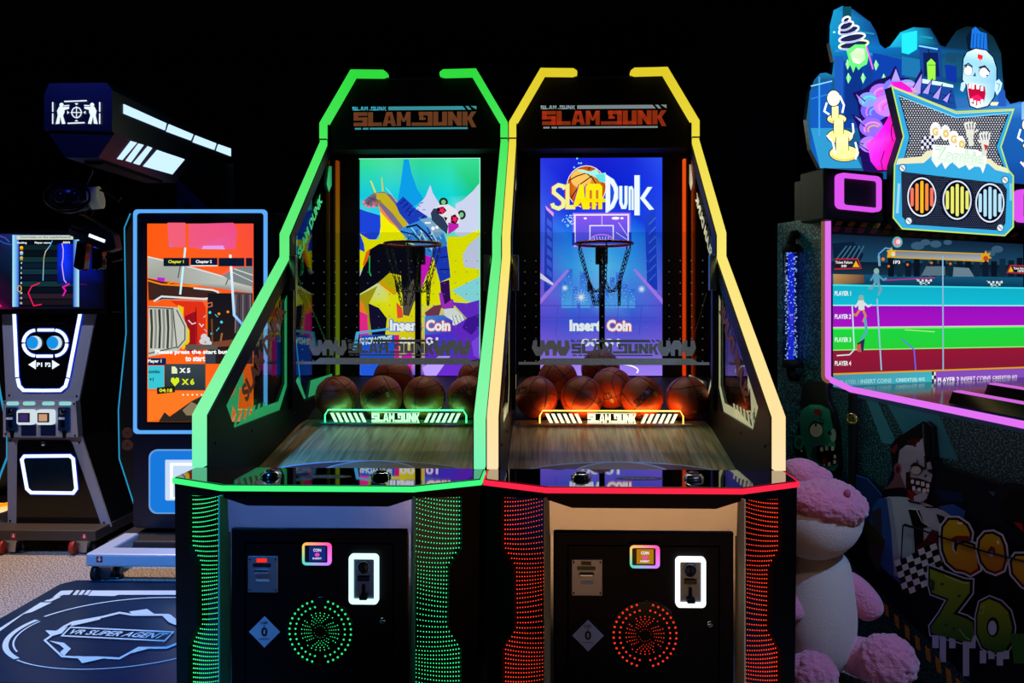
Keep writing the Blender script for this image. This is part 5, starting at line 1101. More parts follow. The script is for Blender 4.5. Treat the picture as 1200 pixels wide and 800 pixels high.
for cx, cy in ((1078, 330), (1160, 332)):
    for sx in (-1, 1):
        for k in range(6): a.rect(cx + sx * (2 + (k % 3) * 2.6), cy - 2.5 + (k // 3) * 2.6, cx + sx * (2 + (k % 3) * 2.6) + 2.4, cy - .1 + (k // 3) * 2.6, '#e8f0f0' if k % 2 == 0 else '#283848')
        a.line([(cx + sx * 9, cy - 3), (cx - sx * 4, cy + 4)], .8, '#c0d0d8')
a.line([(1030, 328.5), (1090, 325.5)], 1.2, '#c03090')
# runners: one near the middle lane lines, one below
def runner(x, y, s, c1, c2):
    a.ell(x, y, 3.2 * s, 3.6 * s, '#90b8b0'); a.poly([(x - 4 * s, y + 3 * s), (x + 3 * s, y + 2.6 * s), (x + 4 * s, y + 14 * s), (x - 3 * s, y + 15 * s)], c1)
    a.line([(x + 2 * s, y + 5 * s), (x + 8 * s, y + 10 * s), (x + 12 * s, y + 8 * s)], 2.2 * s, c1); a.line([(x - 3 * s, y + 5 * s), (x - 7 * s, y + 11 * s)], 2.2 * s, c1)
    a.line([(x + 2 * s, y + 14 * s), (x + 5 * s, y + 21 * s), (x + 2 * s, y + 28 * s)], 2.8 * s, c2); a.line([(x - 2 * s, y + 14 * s), (x - 6 * s, y + 20 * s), (x - 10 * s, y + 19 * s)], 2.8 * s, c2)
runner(1022, 318, 1.0, '#58a0c0', '#7aa8b8'); runner(1004, 349, 1.0, '#e4e8e8', '#e08858'); a.line([(1008, 372), (1010, 388), (1004, 398), (1006, 410)], 3, '#50b8c0'); a.poly([(999, 402), (1008, 396), (1006, 412), (1000, 410)], '#283048'); a.poly([(998, 404), (1003, 402), (1004, 412), (999, 411)], '#d06050')
a.line([(1025, 306), (1024, 298), (1032, 291), (1038, 292)], 1.6, '#60a8e0'); a.line([(1024, 300), (1025, 312)], 2.6, '#78a8c8'); a.ell(1029, 304, 2, 2, '#f08030')
a.line([(993, 358), (995.5, 409), (990, 415), (975, 416)], 1.4, '#d0f4ff'); a.line([(1022, 350), (1027, 433)], 1.6, '#a0c8f0'); a.line([(1098.5, 300), (1099, 433)], 1.6, '#90c0e0'); a.line([(1051, 397), (1065, 409), (1067, 433)], 1.4, '#6070ff')
a.line([(1054, 386), (1089, 388.4)], .8, '#d0ff90')
a.build('game_screen_image', attr_emit('screen_soft', .92), sc)
# neon bezel: up the screen edge, round the corner, along the bench edge
P = [Vector((-.022, .0, zy(970, 256)[1])), Vector((-.022, 0, zy(970, 440)[1]))]
q0, q1 = zx(1005, 457.5), zx(1200, 497.5); zc = q0[1] + (q1[1] - q0[1]) / (q1[0] - q0[0]) * (0 - q0[0])
for k in range(1, 6):
    t = k / 6; c = (1 - t) ** 2; P.append(Vector((-.022, -.07 * t * t, P[1].z * c + (zc + .02) * 2 * t * (1 - t) + (zc + .012) * t * t)))
ze = lambda y: q0[1] + (q1[1] - q0[1]) / (q1[0] - q0[0]) * (y - q0[0])
for y in (-.13, -.4, -.8, -1.24): P.append(Vector((-.022, y, ze(y))))
MB().tube(P, .0125, 10).build('pink_neon_edge', emit('pink_neon', '#e070f0', 1.05), zm)
P2 = [p + Vector((-.016, .012, -.004)) for p in P[:6]]
MB().tube(P2, .008, 8).build('neon_edge_back', emit('amber_neon', '#a06a50', .6), zm)
# speakers with pink frames
for x0, x1, yA, yB in ((966, 1036, 196, 257), (1187, 1262, 214, 269)):
    c0, c1 = zy(x0, yA, -.05), zy(x1, yB, -.05)
    s = MB().box(c0[0], c1[0], -.05, .10, zy(x0, yB, -.05)[1], c0[1]).build('speaker_box', DGREEN, zm, bevel=.008)
    fx0, fx1, fy0, fy1 = (978, 1028, 203, 249.5) if x0 < 1000 else (1187.5, 1240, 222, 264)
    sk = (5 if x0 < 1000 else 4)
    def sl(r): return [zy(u, v + (u - fx0) / (fx1 - fx0) * sk, -.05) for u, v in r]
    MB().prism(sl(rrect(fx0, fy0, fx1, fy1 - sk, 6)), [sl(rrect(fx0 + 6, fy0 + 5, fx1 - 3, fy1 - sk - 4.5, 3))], xz(), -.075, -.045).build('speaker_light', emit('magenta_frame', '#d850e8', 1.1), s)
    MB().prism(sl(rrect(fx0 + 5, fy0 + 4, fx1 - 2, fy1 - sk - 4, 3)), fn=xz(), d0=-.058, d1=-.045).build('speaker_grille', mat('grille_navy', '#070a1c', .6), s)
for l in (((968, 212), (976, 209.5)), ((967, 231), (976, 228))): pass
# hazard strip above the screen
a = Art(lambda u, v, d: (lambda q: (q[0], -.014 - d, q[1]))(zy(u, v, -.014)), .0003)
a.poly([(975, 256), (1200, 272), (1200, 286), (975, 274)], '#120a0a')
for k in range(17):
    x = 977 + k * 14.5; o = (x - 975) * .071
    a.poly([(x + 5, 258 + o), (x + 12, 258.5 + o), (x + 8, 264 + o), (x + 1, 263.6 + o)], '#a08040'); a.poly([(x, 265 + o), (x + 8, 265.5 + o), (x + 5, 272 + o * .8), (x - 3, 271.6 + o * .8)], '#601420')
MB().box(0, W_END, -.013, .012, ztl + .015, zy(975, 254)[1] + .04).build('hazard_board', BLACK, zm)
a.build('hazard_strip', PRINT, zm)
# marquee: back-lit cut-out
ol = [(961, 197), (950, 175), (945, 140), (949, 107), (954, 94), (961, 86), (968, 85), (975, 88), (977, 72), (972, 50), (972.5, 30), (977, 12), (987, 7), (1000, 11), (1020, 26), (1027, 38), (1031, 52), (1037, 57), (1043, 54), (1055, 38), (1070, 32), (1090, 33), (1097, 44), (1102, 53), (1108, 55), (1114, 46), (1121, 36), (1132, 31), (1150, 32), (1164, 43), (1173, 62), (1175, 90), (1177, 112), (1184, 122), (1195, 119), (1210, 122), (1222, 140), (1226, 180), (1222, 225), (1150, 222), (1036, 215)]
zM = .05
MQ = MB().prism([zy(*p, zM) for p in ol], fn=xz(), d0=zM, d1=zM + .02).build('marquee', mat('marquee_edge', '#0a2a4a', .3), zm)
a = Art(lambda u, v, d: (lambda q: (q[0], zM - .0006 - d, q[1]))(zy(u, v, zM - .0006)), .0002)
cen = ['#145078'] * 5 + ['#1a6a98'] * 3 + ['#0c5c94', '#0c80b0', '#1488b8', '#1888b8', '#1478a8', '#0e4a80', '#0e4a88', '#0c3c78', '#1058a0', '#0c60a8', '#18a0c8', '#18b0d0', '#1888b0', '#0c3060', '#082850', '#08284c', '#0a2c48', '#0a2840', '#08202c', '#081820', '#081c28', '#0a2430', '#0c3040', '#0c3c60', '#1060a0', '#3068b0', '#2060b0', '#3c80c8', '#1858a8', '#1450a0', '#0c3c88', '#0c3478']
a.poly(ol, [c for c in (cen + ['#104888'] * 60)[:len(ol)]])
# laboratory drawn behind
a.poly([(950, 107), (974, 92), (976, 160), (990, 165), (985, 197), (961, 197), (950, 172)], '#1050a8'); a.poly([(950, 150), (978, 150), (1000, 175), (1010, 197), (961, 197)], '#2a88b8')
a.line([(960, 90), (960, 160)], 2, '#3890d8'); a.line([(950, 101), (975, 95)], 1.4, '#80c8f8'); a.line([(950, 116), (972, 110)], 1, '#3080c8')
a.rect(978, 66, 988, 150, '#1850a8'); a.rect(988, 72, 1030, 150, '#0c3890'); a.rect(990, 75, 1010, 140, '#0a2c78'); a.rect(1014, 78, 1030, 120, '#0c3488'); a.line([(978, 60), (990, 58), (1055, 70)], 3, '#2878c8'); a.line([(1030, 65), (1052, 70)], 1.4, '#a0e8ff')
a.poly([(1022, 62), (1060, 70), (1060, 105), (1022, 105)], '#0a3898'); a.line([(977, 20), (1010, 38), (1024, 40)], 2, '#2080a8'); a.rect(987, 8, 997, 35, '#0c4458'); a.ell(977, 38, 1.6, 1.2, '#a0e8ff', 8)
a.poly([(1056, 40), (1074, 36), (1074, 58), (1064, 64), (1056, 62)], '#20d0e8'); a.poly([(1056, 66), (1078, 70), (1078, 92), (1056, 88)], '#18689c'); a.line([(1078, 43), (1092, 45)], 2, '#2088b0')
a.poly([(1076, 52), (1102, 56), (1104, 94), (1078, 92)], '#123c84'); a.poly([(1081, 62), (1098, 62), (1100, 90), (1082, 90)], '#0a1c50'); a.line([(1076, 54), (1098, 58)], 1.8, '#70c8f0'); a.poly([(1108, 62), (1122, 62), (1118, 74), (1108, 72)], '#14405c'); a.poly([(1106, 76), (1120, 78), (1120, 98), (1108, 94)], '#0c2c90')
a.poly([(1076, 92), (1104, 97), (1116, 100), (1116, 103), (1076, 97)], '#c8f4ff'); a.poly([(1076, 97), (1116, 104), (1120, 128), (1100, 125), (1076, 118)], '#14408c'); a.line([(1078, 108), (1116, 113)], 1, '#0a2c68'); a.line([(1078, 116), (1116, 121)], 1, '#0a2c68')
a.poly([(1085, 74), (1090, 69), (1095, 74), (1095, 94), (1086, 94)], '#8ce040'); a.rect(1086, 76, 1095, 77.4, '#58a828'); a.line([(1086, 57), (1089, 68)], 1.2, '#081838')
a.line([(1168, 102), (1172, 99)], 1.4, '#f080a0'); a.poly([(1168, 106), (1176, 106), (1178, 125), (1168, 125)], '#2050a8'); a.poly([(1157, 120), (1169, 120), (1167, 124), (1160, 124)], '#e0e0b0')
# coil lamp with green flame
for i, (cx, cy, w, tilt) in enumerate(((999, 53, 17, .12), (997, 45, 15, .15), (993, 36, 11.5, .18), (990, 31, 8, .2), (990, 24, 4, 0))):
    p = [(cx + w * math.cos(t) - 3 * math.sin(t) * .5, cy + (5 if i < 4 else 3.4) * math.sin(t) - w * math.cos(t) * tilt) for t in [2 * PI * k / 20 for k in range(20)]]
    a.poly(p, '#1c2048'); a.line(p, 2.2, ['#f0ffb0', '#e8f0ff', '#e8f0ff', '#f4f4ff', '#ffffff'][i], True)
    a.line(p[2:9], 2, '#a8b0e0')
a.poly([(990, 60), (1000, 53), (1012, 53), (1016, 64), (1014, 76), (1008, 79), (1004, 83), (1001, 78), (998, 86), (994, 76)], '#60e870'); a.poly([(994, 64), (1002, 57), (1011, 58), (1012, 70), (1005, 76), (998, 74)], ['#c0ffb0', '#d8ffc8', '#c8ffc0', '#b0ffa0', '#f0fff0', '#e0ffd8'])
a.line([(1013, 55), (1021, 82)], 1.8, '#e060e0')
for x, y in ((992, 92), (1009, 92), (991, 76), (1024, 77), (1033, 93)): a.poly([(x, y - 6), (x + 3.5, y), (x, y + 7), (x - 2.5, y)], '#68e078'); a.line([(x, y - 5), (x, y + 5)], .8, '#d8ffd8')
# swirl of pink and purple hair
a.poly([(1010, 105), (1023, 95), (1040, 90), (1046, 78), (1052, 92), (1062, 92), (1068, 98), (1078, 80), (1076, 108), (1060, 120), (1050, 150), (1046, 200), (1010, 205), (1006, 185), (1000, 178), (1008, 172), (1002, 148), (996, 135), (1005, 138), (1002, 120), (996, 110)], '#180c50')
hair = [((1022, 130), 16, '#6a58e0'), ((1030, 110), 14, '#9a68f0'), ((1046, 104), 14, '#6c70e8'), ((1060, 103), 11, '#7c98f0'), ((1018, 150), 14, '#8460e8'), ((1014, 118), 11, '#7a90f0'), ((1016, 170), 12, '#a070f0'), ((1036, 125), 16, '#b878f8'), ((1066, 108), 8, '#8888f0')]
for (cx, cy), r, c in hair:
    a.ell(cx, cy, r, r * .8, c, 18); a.ring(cx + 2, cy + 2, r * .72, r * .55, 2, ['#50d0b8', '#ff80f0', '#c070ff'][int(cx) % 3], 150, 330, 14); a.ring(cx + 3, cy + 3, r * .5, r * .36, 1.8, ['#d0a040', '#60a8ff', '#ff40c0'][int(cy) % 3], 150, 320, 12)
for p in (((1040, 96), (1046, 80), (1052, 96)), ((1066, 104), (1077, 86), (1075, 112)), ((1002, 118), (998, 110), (1010, 120)), ((1004, 140), (996, 136), (1010, 150)), ((1008, 170), (1000, 168), (1014, 178)), ((1088, 115), (1100, 100), (1096, 118)), ((1100, 118), (1110, 108), (1106, 122)), ((1076, 110), (1088, 94), (1084, 112))):
    a.poly(p, '#a090ff'); a.line([p[0], p[1], p[2]], 1.4, '#180c50')
a.poly([(1042, 128), (1036, 140), (1030, 150), (1022, 160), (1012, 170), (1016, 190), (1024, 200), (1044, 200), (1050, 160), (1046, 140)], ['#ff20a0', '#ff10c0', '#ff18e0', '#f830f8', '#e048ff', '#f028e8', '#ff10a0', '#ff0880', '#ff0890', '#ff1090'])
a.poly([(1038, 98), (1052, 97), (1062, 104), (1066, 110), (1050, 108)], '#ff18b8'); a.ring(1054, 156, 14, 22, 1.2, '#300838', 150, 230, 12); a.line([(1032, 178), (1028, 190), (1030, 200)], 1.2, '#500848')
# pale yellow stacked towers
def tower(x, y, s):
    y_ = '#ffe890'; d = '#e8b850'
    for cx, cy, w, h in ((x + 15, y + 73, 17, 9), (x + 10, y + 53, 15, 8), (x + 6, y + 33, 11, 5.5)):
        a.ell(cx, cy, (w + 1.2) * s, (h + 1) * s, '#101430', 20); a.ell(cx, cy, w * s, h * s, y_, 20); a.ring(cx, cy, (w - 1.5) * s, (h - 1.5) * s, 1.6 * s, d, 20, 160, 12)
    for cx, c0, c1, w in ((x + 4, y + 18, y + 32, 3.8), (x + 8, y + 34, y + 50, 5.4), (x + 12, y + 54, y + 70, 7)): a.rect(cx - w * s - .8, c0, cx + w * s + .8, c1, '#101430'); a.rect(cx - w * s, c0, cx + w * s, c1, '#fff0a8', y_)
    a.ell(x + 2, y + 9, 8.4 * s, 10 * s, '#101430', 18); a.ell(x + 2, y + 9, 7.5 * s, 9 * s, '#fff6d0', 18)
    for p in ([(x - 6, y + 14), (x - 9, y + 24), (x - 3, y + 28)], [(x + 9, y + 6), (x + 14, y + 17), (x + 12, y + 26)], [(x - 6, y + 52), (x + 1, y + 60), (x + 4, y + 74)], [(x + 24, y + 38), (x + 25, y + 48), (x + 21, y + 56)], [(x + 27, y + 60), (x + 30, y + 72), (x + 27, y + 80)]): a.line(p, 2.2, '#f4f8ff')
tower(970, 108, 1.0); tower(1195, 139, .8)
a.poly([(1190, 122), (1199, 119), (1208, 122), (1208, 142), (1190, 142)], ['#6aa0e0', '#c8e0f8', '#80a8e0', '#5080c8', '#88b0e8'])
# pale zombie head with quiff
a.poly([(1130, 58), (1131, 38), (1136, 34), (1142, 40), (1149, 42), (1150, 60), (1153, 66), (1136, 62)], '#1868c8'); a.poly([(1125, 46), (1132, 36), (1130, 62), (1127, 60)], '#061428')
for k in range(4): a.line([(1133 + k * 4, 60), (1134 + k * 4, 42)], 1, '#0a3c80')
hd = [(1122, 72), (1126, 64), (1136, 60), (1148, 62), (1156, 70), (1160, 82), (1160, 100), (1157, 116), (1150, 126), (1138, 129), (1130, 126), (1127, 112), (1126, 102), (1121, 96)]
a.line(hd, 2.6, '#081028', True); a.poly(hd, ['#90c8e0', '#b8dcec', '#e0f0f8', '#d8ecf4', '#b0d8e8', '#88c0e0', '#80b8d8', '#90c0dc', '#c0dcec', '#e8f4f8', '#e0f0f4', '#d0e8f0', '#c8e4f0', '#b0d4e8'])
a.poly([(1119, 100), (1118, 108), (1121, 110), (1124, 104), (1124, 97)], '#b0d4e8'); a.poly([(1159, 98), (1163, 95), (1167, 100), (1165, 108), (1161, 114), (1158, 108)], '#b8dcec'); a.line([(1160, 100), (1164, 101), (1162, 108)], 1, '#5888a8')
a.ell(1127, 85, 5.4, 6.4, '#203850', 16); a.ell(1127, 85.4, 4.8, 5.6, '#f4fcff', 16); a.ell(1124.6, 81, .9, 1.1, '#081020', 8); a.ell(1145.5, 87, 6.4, 6.4, '#203850', 16); a.ell(1145.5, 87.6, 5.8, 5.6, '#f8fcff', 16); a.ell(1149, 91, 1, 1.2, '#081020', 8)
a.line([(1122, 80), (1127, 77), (1132, 81)], 1.6, '#204058'); a.line([(1139, 82), (1146, 80), (1152, 87)], 1.8, '#301828'); a.poly([(1132, 92), (1135, 87), (1136, 92)], '#30586c')
a.poly([(1138, 66), (1144, 68), (1143, 73), (1141, 72), (1140.6, 76), (1139.6, 72), (1137.6, 71)], '#e02828')
a.poly([(1126, 100), (1146, 104), (1147, 112), (1145, 122), (1136, 126), (1129, 122), (1127, 112)], '#b00838'); a.poly([(1130, 116), (1138, 113), (1144, 118), (1140, 122), (1132, 122)], '#e01858')
for x, y, w, h in ((1127, 101, 3, 5), (1130.6, 101, 3, 6), (1136, 102, 3.4, 5), (1141, 104, 3, 5), (1129, 118, 3, 4), (1133, 120, 2.6, 5), (1137, 121, 3, 5), (1141, 119, 3, 4)): a.rect(x, y, x + w, y + h, '#f4f8f0')
a.build('marquee_art', BACKLIT, MQ)
# sign shield in front
zS = -.085
sh = [(1045, 101.5), (1120, 131), (1187.5, 128), (1172.5, 172), (1181, 199), (1187, 206), (1187, 266), (1177, 276), (1057, 268), (1046.5, 255), (1048, 193), (1058.5, 160)]
zs = lambda p, c=zS: zy(p[0], p[1], c)
SH = MB().prism([zs(p) for p in sh], fn=xz(), d0=zS, d1=-.045).build('sign_shield', mat('shield_dark', '#120c20', .4), zm)
a = Art(lambda u, v, d: (lambda q: (q[0], zS - .0006 - d, q[1]))(zy(u, v, zS - .0006)), .0002)
a.poly(sh, '#38b0e8'); 
tp = [(1053, 111), (1120, 138.5), (1181, 134), (1167, 172), (1176, 196), (1166, 194), (1160, 190), (1128, 188), (1092, 182), (1060, 185), (1066, 160)]
a.poly(tp, '#14121e')
import itertools
def inside(p, poly):
    x, y = p; r = False
    for (x0, y0), (x1, y1) in zip(poly, poly[1:] + poly[:1]):
        if (y0 > y) != (y1 > y) and x < (x1 - x0) * (y - y0) / (y1 - y0) + x0: r = not r
    return r
def mesh_dots(poly, s, c, r):
    pts = []; faces = []
    x0, x1 = min(p[0] for p in poly), max(p[0] for p in poly); y0, y1 = min(p[1] for p in poly), max(p[1] for p in poly)
    j = 0; y = y0
    while y < y1:
        x = x0 + (s / 2 if j % 2 else 0)
        while x < x1:
            if inside((x, y), poly):
                b = len(pts); pts += [(x + r, y), (x, y + r), (x - r, y), (x, y - r)]; faces.append((b, b + 1, b + 2, b + 3))
            x += s
        y += s * .866; j += 1
    a._add(pts, faces, [rgb(c)] * len(pts))
mesh_dots(tp, 3.1, '#d8dcea', 1.12)
lw = [(1056, 201), (1175, 215), (1180, 222), (1178, 262), (1172, 270), (1066, 263), (1057, 254)]
a.poly(lw, '#0a0c1c'); mesh_dots(lw, 2.2, '#5a6a90', .6)
a.line(tp, 1.2, '#0a3050', True); a.poly([(1050, 193), (1052, 186), (1080, 183), (1085, 177), (1096, 175.5), (1094, 181), (1082, 191), (1056, 192)], '#f4f0c8'); a.poly([(1140, 188), (1160, 186), (1168, 193), (1182, 198), (1182, 203), (1166, 199), (1158, 192), (1142, 192)], '#f4f0c8')
a.line(sh, 1.6, '#c8f060', True); a.line([(1047, 103), (1120, 133), (1187, 129.5)], 1, '#f0f0a0')
a.line([(1052, 112), (1120, 138), (1182, 133)], 1.4, '#88dcff'); a.line([(1053, 215), (1051, 250)], 3, '#a0e0f8'); a.line([(1184, 215), (1184, 235)], 3, '#88d0f0')
for x, y in ((1057, 197), (1177, 211), (1064, 259), (1171, 267)): a.ell(x, y, 4.4, 4.8, '#205878', 16); a.ell(x, y, 3.4, 3.8, '#f0f6fa', 16); a.line([(x - 2, y - 2), (x + 2, y + 2)], .9, '#405060')
for (cx, cy), c, c2 in (((1079, 231), '#ff9040', '#ffc020'), ((1120, 234.6), '#f0f070', '#f0f080'), ((1158, 238), '#b8e8ff', '#d8f4ff')):
    a.ell(cx, cy, 20 if c2 == '#f0f080' else 18, 25, '#26386c', 28, rim='#0c1228'); a.ell(cx, cy, 17, 23, '#e8f0ff', 32); a.ell(cx, cy, 15.4, 21.2, '#080c1e', 30)
    for k in range(5):
        hh = (11, 16, 19, 16, 11)[k]; x = cx + (k - 2) * 5.7; cc = ('#ff7860' if k in (0, 4) else c if k != 2 else c2) if c == '#ff9040' else c
        a.poly(rrect(x - 1.9, cy - hh, x + 1.9, cy + hh, 1.8, 3), cc)
# logo on the shield
W2 = '#ffffff'
for x, y, r in ((1094, 154, 8), (1105.5, 156, 7), (1115, 163, 7.5), (1123.5, 168, 6.5)): a.ell(x, y, r * .82, r * 1.3, W2, 18)
for (x, y), t in (((1090, 150), 'G'), ((1102.5, 152.5), 'o'), ((1111.5, 159), 'G'), ((1121, 165), 'o')): a.text(t, x, y, 9.5, '#f4d470', w=7, bold=.05)
for i in range(5):
    for j in range(4): a.rect(1077 + i * 2.8, 161 + j * 3.6 - i * .4, 1079.8 + i * 2.8, 164.6 + j * 3.6 - i * .4, '#f4f4f8' if (i + j) % 2 else '#202458')
a.poly([(1090, 170), (1100, 171), (1110, 171), (1128, 175), (1140, 176), (1150, 180), (1153, 186), (1151, 196), (1148, 204), (1145, 196), (1138, 196), (1132, 200), (1128, 194), (1120, 198), (1112, 190), (1104, 199), (1100, 191), (1094, 197), (1088, 188)], W2)
a.text('Zombie', 1091, 171.5, 19, '#b8f0c0', w=58, bold=.05, skew=.12, c2='#e8ffe8'); a.text('Zombie', 1092, 172.5, 17, '#f8fff8', w=56, bold=.0, skew=.12)
for x, y, s in ((1133, 148, 1), (1150, 160, -1)):
    a.poly([(x - 5, y + 4), (x + 5, y + 4), (x + 4, y + 14), (x - 4, y + 14)], '#f0f0e4'); a.line([(x, y + 10), (x + s * 1.5, y + 24)], 6, '#e8ecdc')
    for k in range(4): a.line([(x - 4.5 + k * 2.8, y + 5), (x - 6 + k * 3.6, y - 3 + abs(k - 1.5)), (x - 3.6 + k * 3.2, y - 5 + abs(k - 1.5))], 2.2, '#f4f4ea')
    a.line([(x + s * 5, y + 8), (x + s * 9, y + 5)], 2.2, '#f0f0e4')
    for k in range(3): a.line([(x - 2.6 + k * 2.8, y + 5), (x - 3.6 + k * 3.3, y)], .7, '#50307c')
a.poly([(1148, 170), (1154, 172), (1150, 178)], '#c83040')
a.build('shield_art', attr_emit('shield_glow', 1.0), SH)
# bubble light tube on the flank
t0, t1 = zx(928, 293, -.07), zx(928, 424, -.07); yt = t0[0]
TB = MB().cyl((-.075, yt, t1[1]), (-.075, yt, t0[1]), .036, 24).build('bubble_tube', glass('tube_glass', '#9fc0ff', .2), zm)
MB().cyl((-.075, yt, t1[1] + .01), (-.075, yt, t0[1] - .01), .013, 12).build('tube_light', emit('tube_blue', '#3038d8', .9), TB)
bb = MB()
for k in range(230):
    z = t1[1] + .01 + (t0[1] - t1[1] - .02) * random.random(); an = random.random() * 2 * PI; r = random.uniform(.018, .026)
    bb.ball((-.075 + r * math.cos(an), yt + r * math.sin(an), z), random.uniform(.002, .0042), 6, 4)
setp(bb.build('tube_bubbles', emit('bubble_white', '#d0e0ff', 1.0), TB), kind='stuff')
for z, s in ((t0[1], 1), (t1[1], -1)):
    MB().cyl((-.075, yt, z - .012 * s), (-.075, yt, z + .025 * s), .039, 18).tube([(-.075, yt, z + .02 * s), (-.075, yt, z + .05 * s), (-.06, yt + .01, z + .07 * s), (-.029, yt + .02, z + .075 * s)], .021, 12).build('tube_elbow', BLACKM, TB)
# ---- printed side panel with the zombie driver
zP = -.05
pan = [(995, 562), (1008, 556), (1022, 568), (1036, 574), (1040, 566), (1046, 550), (1044, 530), (1048, 518), (1084, 494), (1091, 500), (1094, 540), (1100, 545), (1200, 577), (1260, 597), (1300, 760), (1300, 1010), (1137, 800), (1000, 662), (990, 640), (985, 600)]
A_ = lambda p: zx(p[0], p[1], zP)
PN = MB().prism([A_(p) for p in pan], fn=FX, d0=zP, d1=-.021).build('art_panel', mat('panel_navy', '#07070f', .4), zm)
a = Art(lambda u, v, d: (lambda q: (zP - .0006 - d, q[0], q[1]))(zx(u, v, zP - .0006)), .00025)
a.poly(pan, '#08091a')
a.org(1000, 550, 6)
a.poly([(-60, 60), (20, 30), (110, 60), (180, 150), (200, 190), (140, 260), (110, 420), (0, 450), (-60, 300)], '#14306c'); a.line([(20, 40), (100, 65), (190, 165), (200, 185)], 6, '#3a6cc0')
a.poly([(560, 140), (760, 160), (780, 230), (640, 220)], '#122050'); a.poly([(600, 260), (700, 240), (790, 290), (780, 340), (680, 330)], '#2c58b4')
a.ell(1120, 260, 170, 170, '#0c1024', 30); a.ell(1160, 280, 130, 140, '#030308', 30); a.line([(790, 10), (1000, 170), (1000, 260)], 10, '#101838'); a.poly([(1130, 370), (1190, 380), (1200, 440)], '#a01818'); a.poly([(950, 150), (1000, 160), (990, 190)], '#3a5888')
# shirt and arm
a.poly([(140, 260), (190, 210), (250, 190), (330, 190), (420, 200), (520, 240), (640, 290), (700, 330), (640, 420), (640, 640), (560, 780), (330, 790), (260, 720), (180, 640), (130, 420)], '#b6b8d0')
a.poly([(140, 260), (190, 200), (260, 200), (290, 330), (330, 640), (330, 800), (200, 680), (120, 400)], '#2c4c9c'); a.poly([(240, 205), (270, 205), (300, 400), (330, 620), (330, 760), (290, 740), (270, 420)], '#9a98c0'); a.poly([(130, 300), (200, 260), (210, 540), (150, 500)], '#38304a'); a.poly([(120, 400), (180, 460), (220, 560), (180, 720), (110, 600)], '#3a2c3c')
a.poly([(60, 330), (150, 400), (230, 500), (220, 550), (120, 520), (80, 440)], '#2e2c14')
a.poly([(350, 390), (380, 390), (430, 410), (420, 600), (400, 620), (340, 620)], '#a8aac8'); a.line([(340, 640), (355, 390), (430, 410)], 9, '#08080e')
a.poly([(390, 275), (470, 285), (500, 370), (545, 400), (500, 410), (500, 560), (440, 600), (430, 420)], '#08080e'); a.line([(390, 275), (450, 280), (490, 365), (540, 400)], 6, '#e0e0ec'); a.poly([(385, 210), (470, 230), (480, 245), (400, 228)], '#101018'); a.poly([(500, 255), (600, 262), (590, 270), (520, 268)], '#101018'); a.poly([(590, 310), (650, 330), (640, 400), (610, 370)], '#101018')
a.poly([(440, 560), (520, 480), (560, 420), (620, 440), (600, 520), (620, 640), (560, 600)], '#5c0c14'); a.poly([(510, 520), (540, 560), (500, 560)], '#7c1018')
# neck and head
a.org(1000, 480, 10)
a.poly([(350, 940), (460, 850), (560, 860), (720, 880), (760, 900), (640, 920), (460, 900)], '#5a3440'); a.poly([(390, 930), (480, 820), (520, 700), (640, 780), (690, 880), (520, 910)], '#6a4450')
a.poly([(440, 430), (520, 330), (840, 130), (920, 190), (905, 520), (870, 540), (700, 420), (560, 460), (500, 540)], '#0c0c12'); a.line([(832, 160), (850, 560)], 12, '#5c5c74'); a.poly([(440, 470), (530, 390), (540, 440), (500, 520)], '#5c2424')
a.poly([(560, 470), (640, 410), (720, 420), (830, 330), (850, 500), (880, 620), (920, 600), (940, 680), (950, 740), (930, 830), (900, 990), (840, 1080), (700, 1070), (650, 1000), (620, 880), (570, 760), (540, 620)], ['#9a94b0', '#b0b0cc', '#b4b4d0', '#b8b8d4', '#b0acc8', '#a8a4c0', '#8884a4', '#9894b0', '#9894b0', '#aaa8c4', '#a49ab8', '#a898b0', '#7c5a70', '#8c4858', '#9a8ca8', '#9c94b0', '#9c94b0'])
a.poly([(640, 380), (720, 330), (800, 340), (770, 380), (740, 430), (700, 400)], '#4a0a10'); a.ell(740, 420, 20, 14, '#700c14', 10); a.ell(790, 360, 12, 20, '#700c14', 10)
a.ell(540, 690, 46, 70, '#8a4858', 16); a.ell(540, 700, 26, 46, '#4c1420', 14)
a.poly([(850, 540), (880, 530), (880, 700), (950, 690), (960, 760), (900, 720), (860, 680)], '#1c1018')
a.ell(760, 700, 72, 66, '#1c1420', 20); a.ell(756, 706, 60, 50, '#b8a8b0', 20); a.poly([(680, 660), (740, 610), (800, 640), (880, 690), (840, 700), (780, 660), (700, 660)], '#181018'); a.poly([(770, 570), (790, 640), (760, 640)], '#301018'); a.ell(870, 770, 14, 12, '#200810', 8)
a.poly([(640, 730), (690, 720), (690, 790), (800, 800), (940, 850), (940, 930), (880, 980), (800, 930), (720, 920), (740, 1040), (680, 1050), (640, 940)], '#2c0810')
a.poly([(660, 930), (740, 960), (780, 1000), (760, 1060), (690, 1050)], '#7c0c1c')
for x, y, w, h in ((700, 815, 36, 46), (760, 830, 44, 44), (820, 840, 42, 50), (880, 860, 40, 50), (720, 890, 34, 50), (780, 910, 40, 40), (840, 920, 44, 44), (890, 920, 30, 40)): a.poly(rrect(x, y, x + w, y + h, 10, 3), '#d8d4e0')
a.poly([(740, 1010), (860, 960), (900, 980), (890, 1040), (800, 1080), (740, 1060)], '#b0a8c4')
# chequered flag
a.org(1000, 550, 6)
for i in range(7):
    for j in range(6):
        x, y = 305 + i * 44 + j * 12, 640 + j * 40 - i * 18 + 10 * math.sin(i)
        a.poly([(x, y), (x + 44, y - 18), (x + 56, y + 22), (x + 12, y + 40)], '#d8d8ea' if (i + j) % 2 == 0 else '#060608')
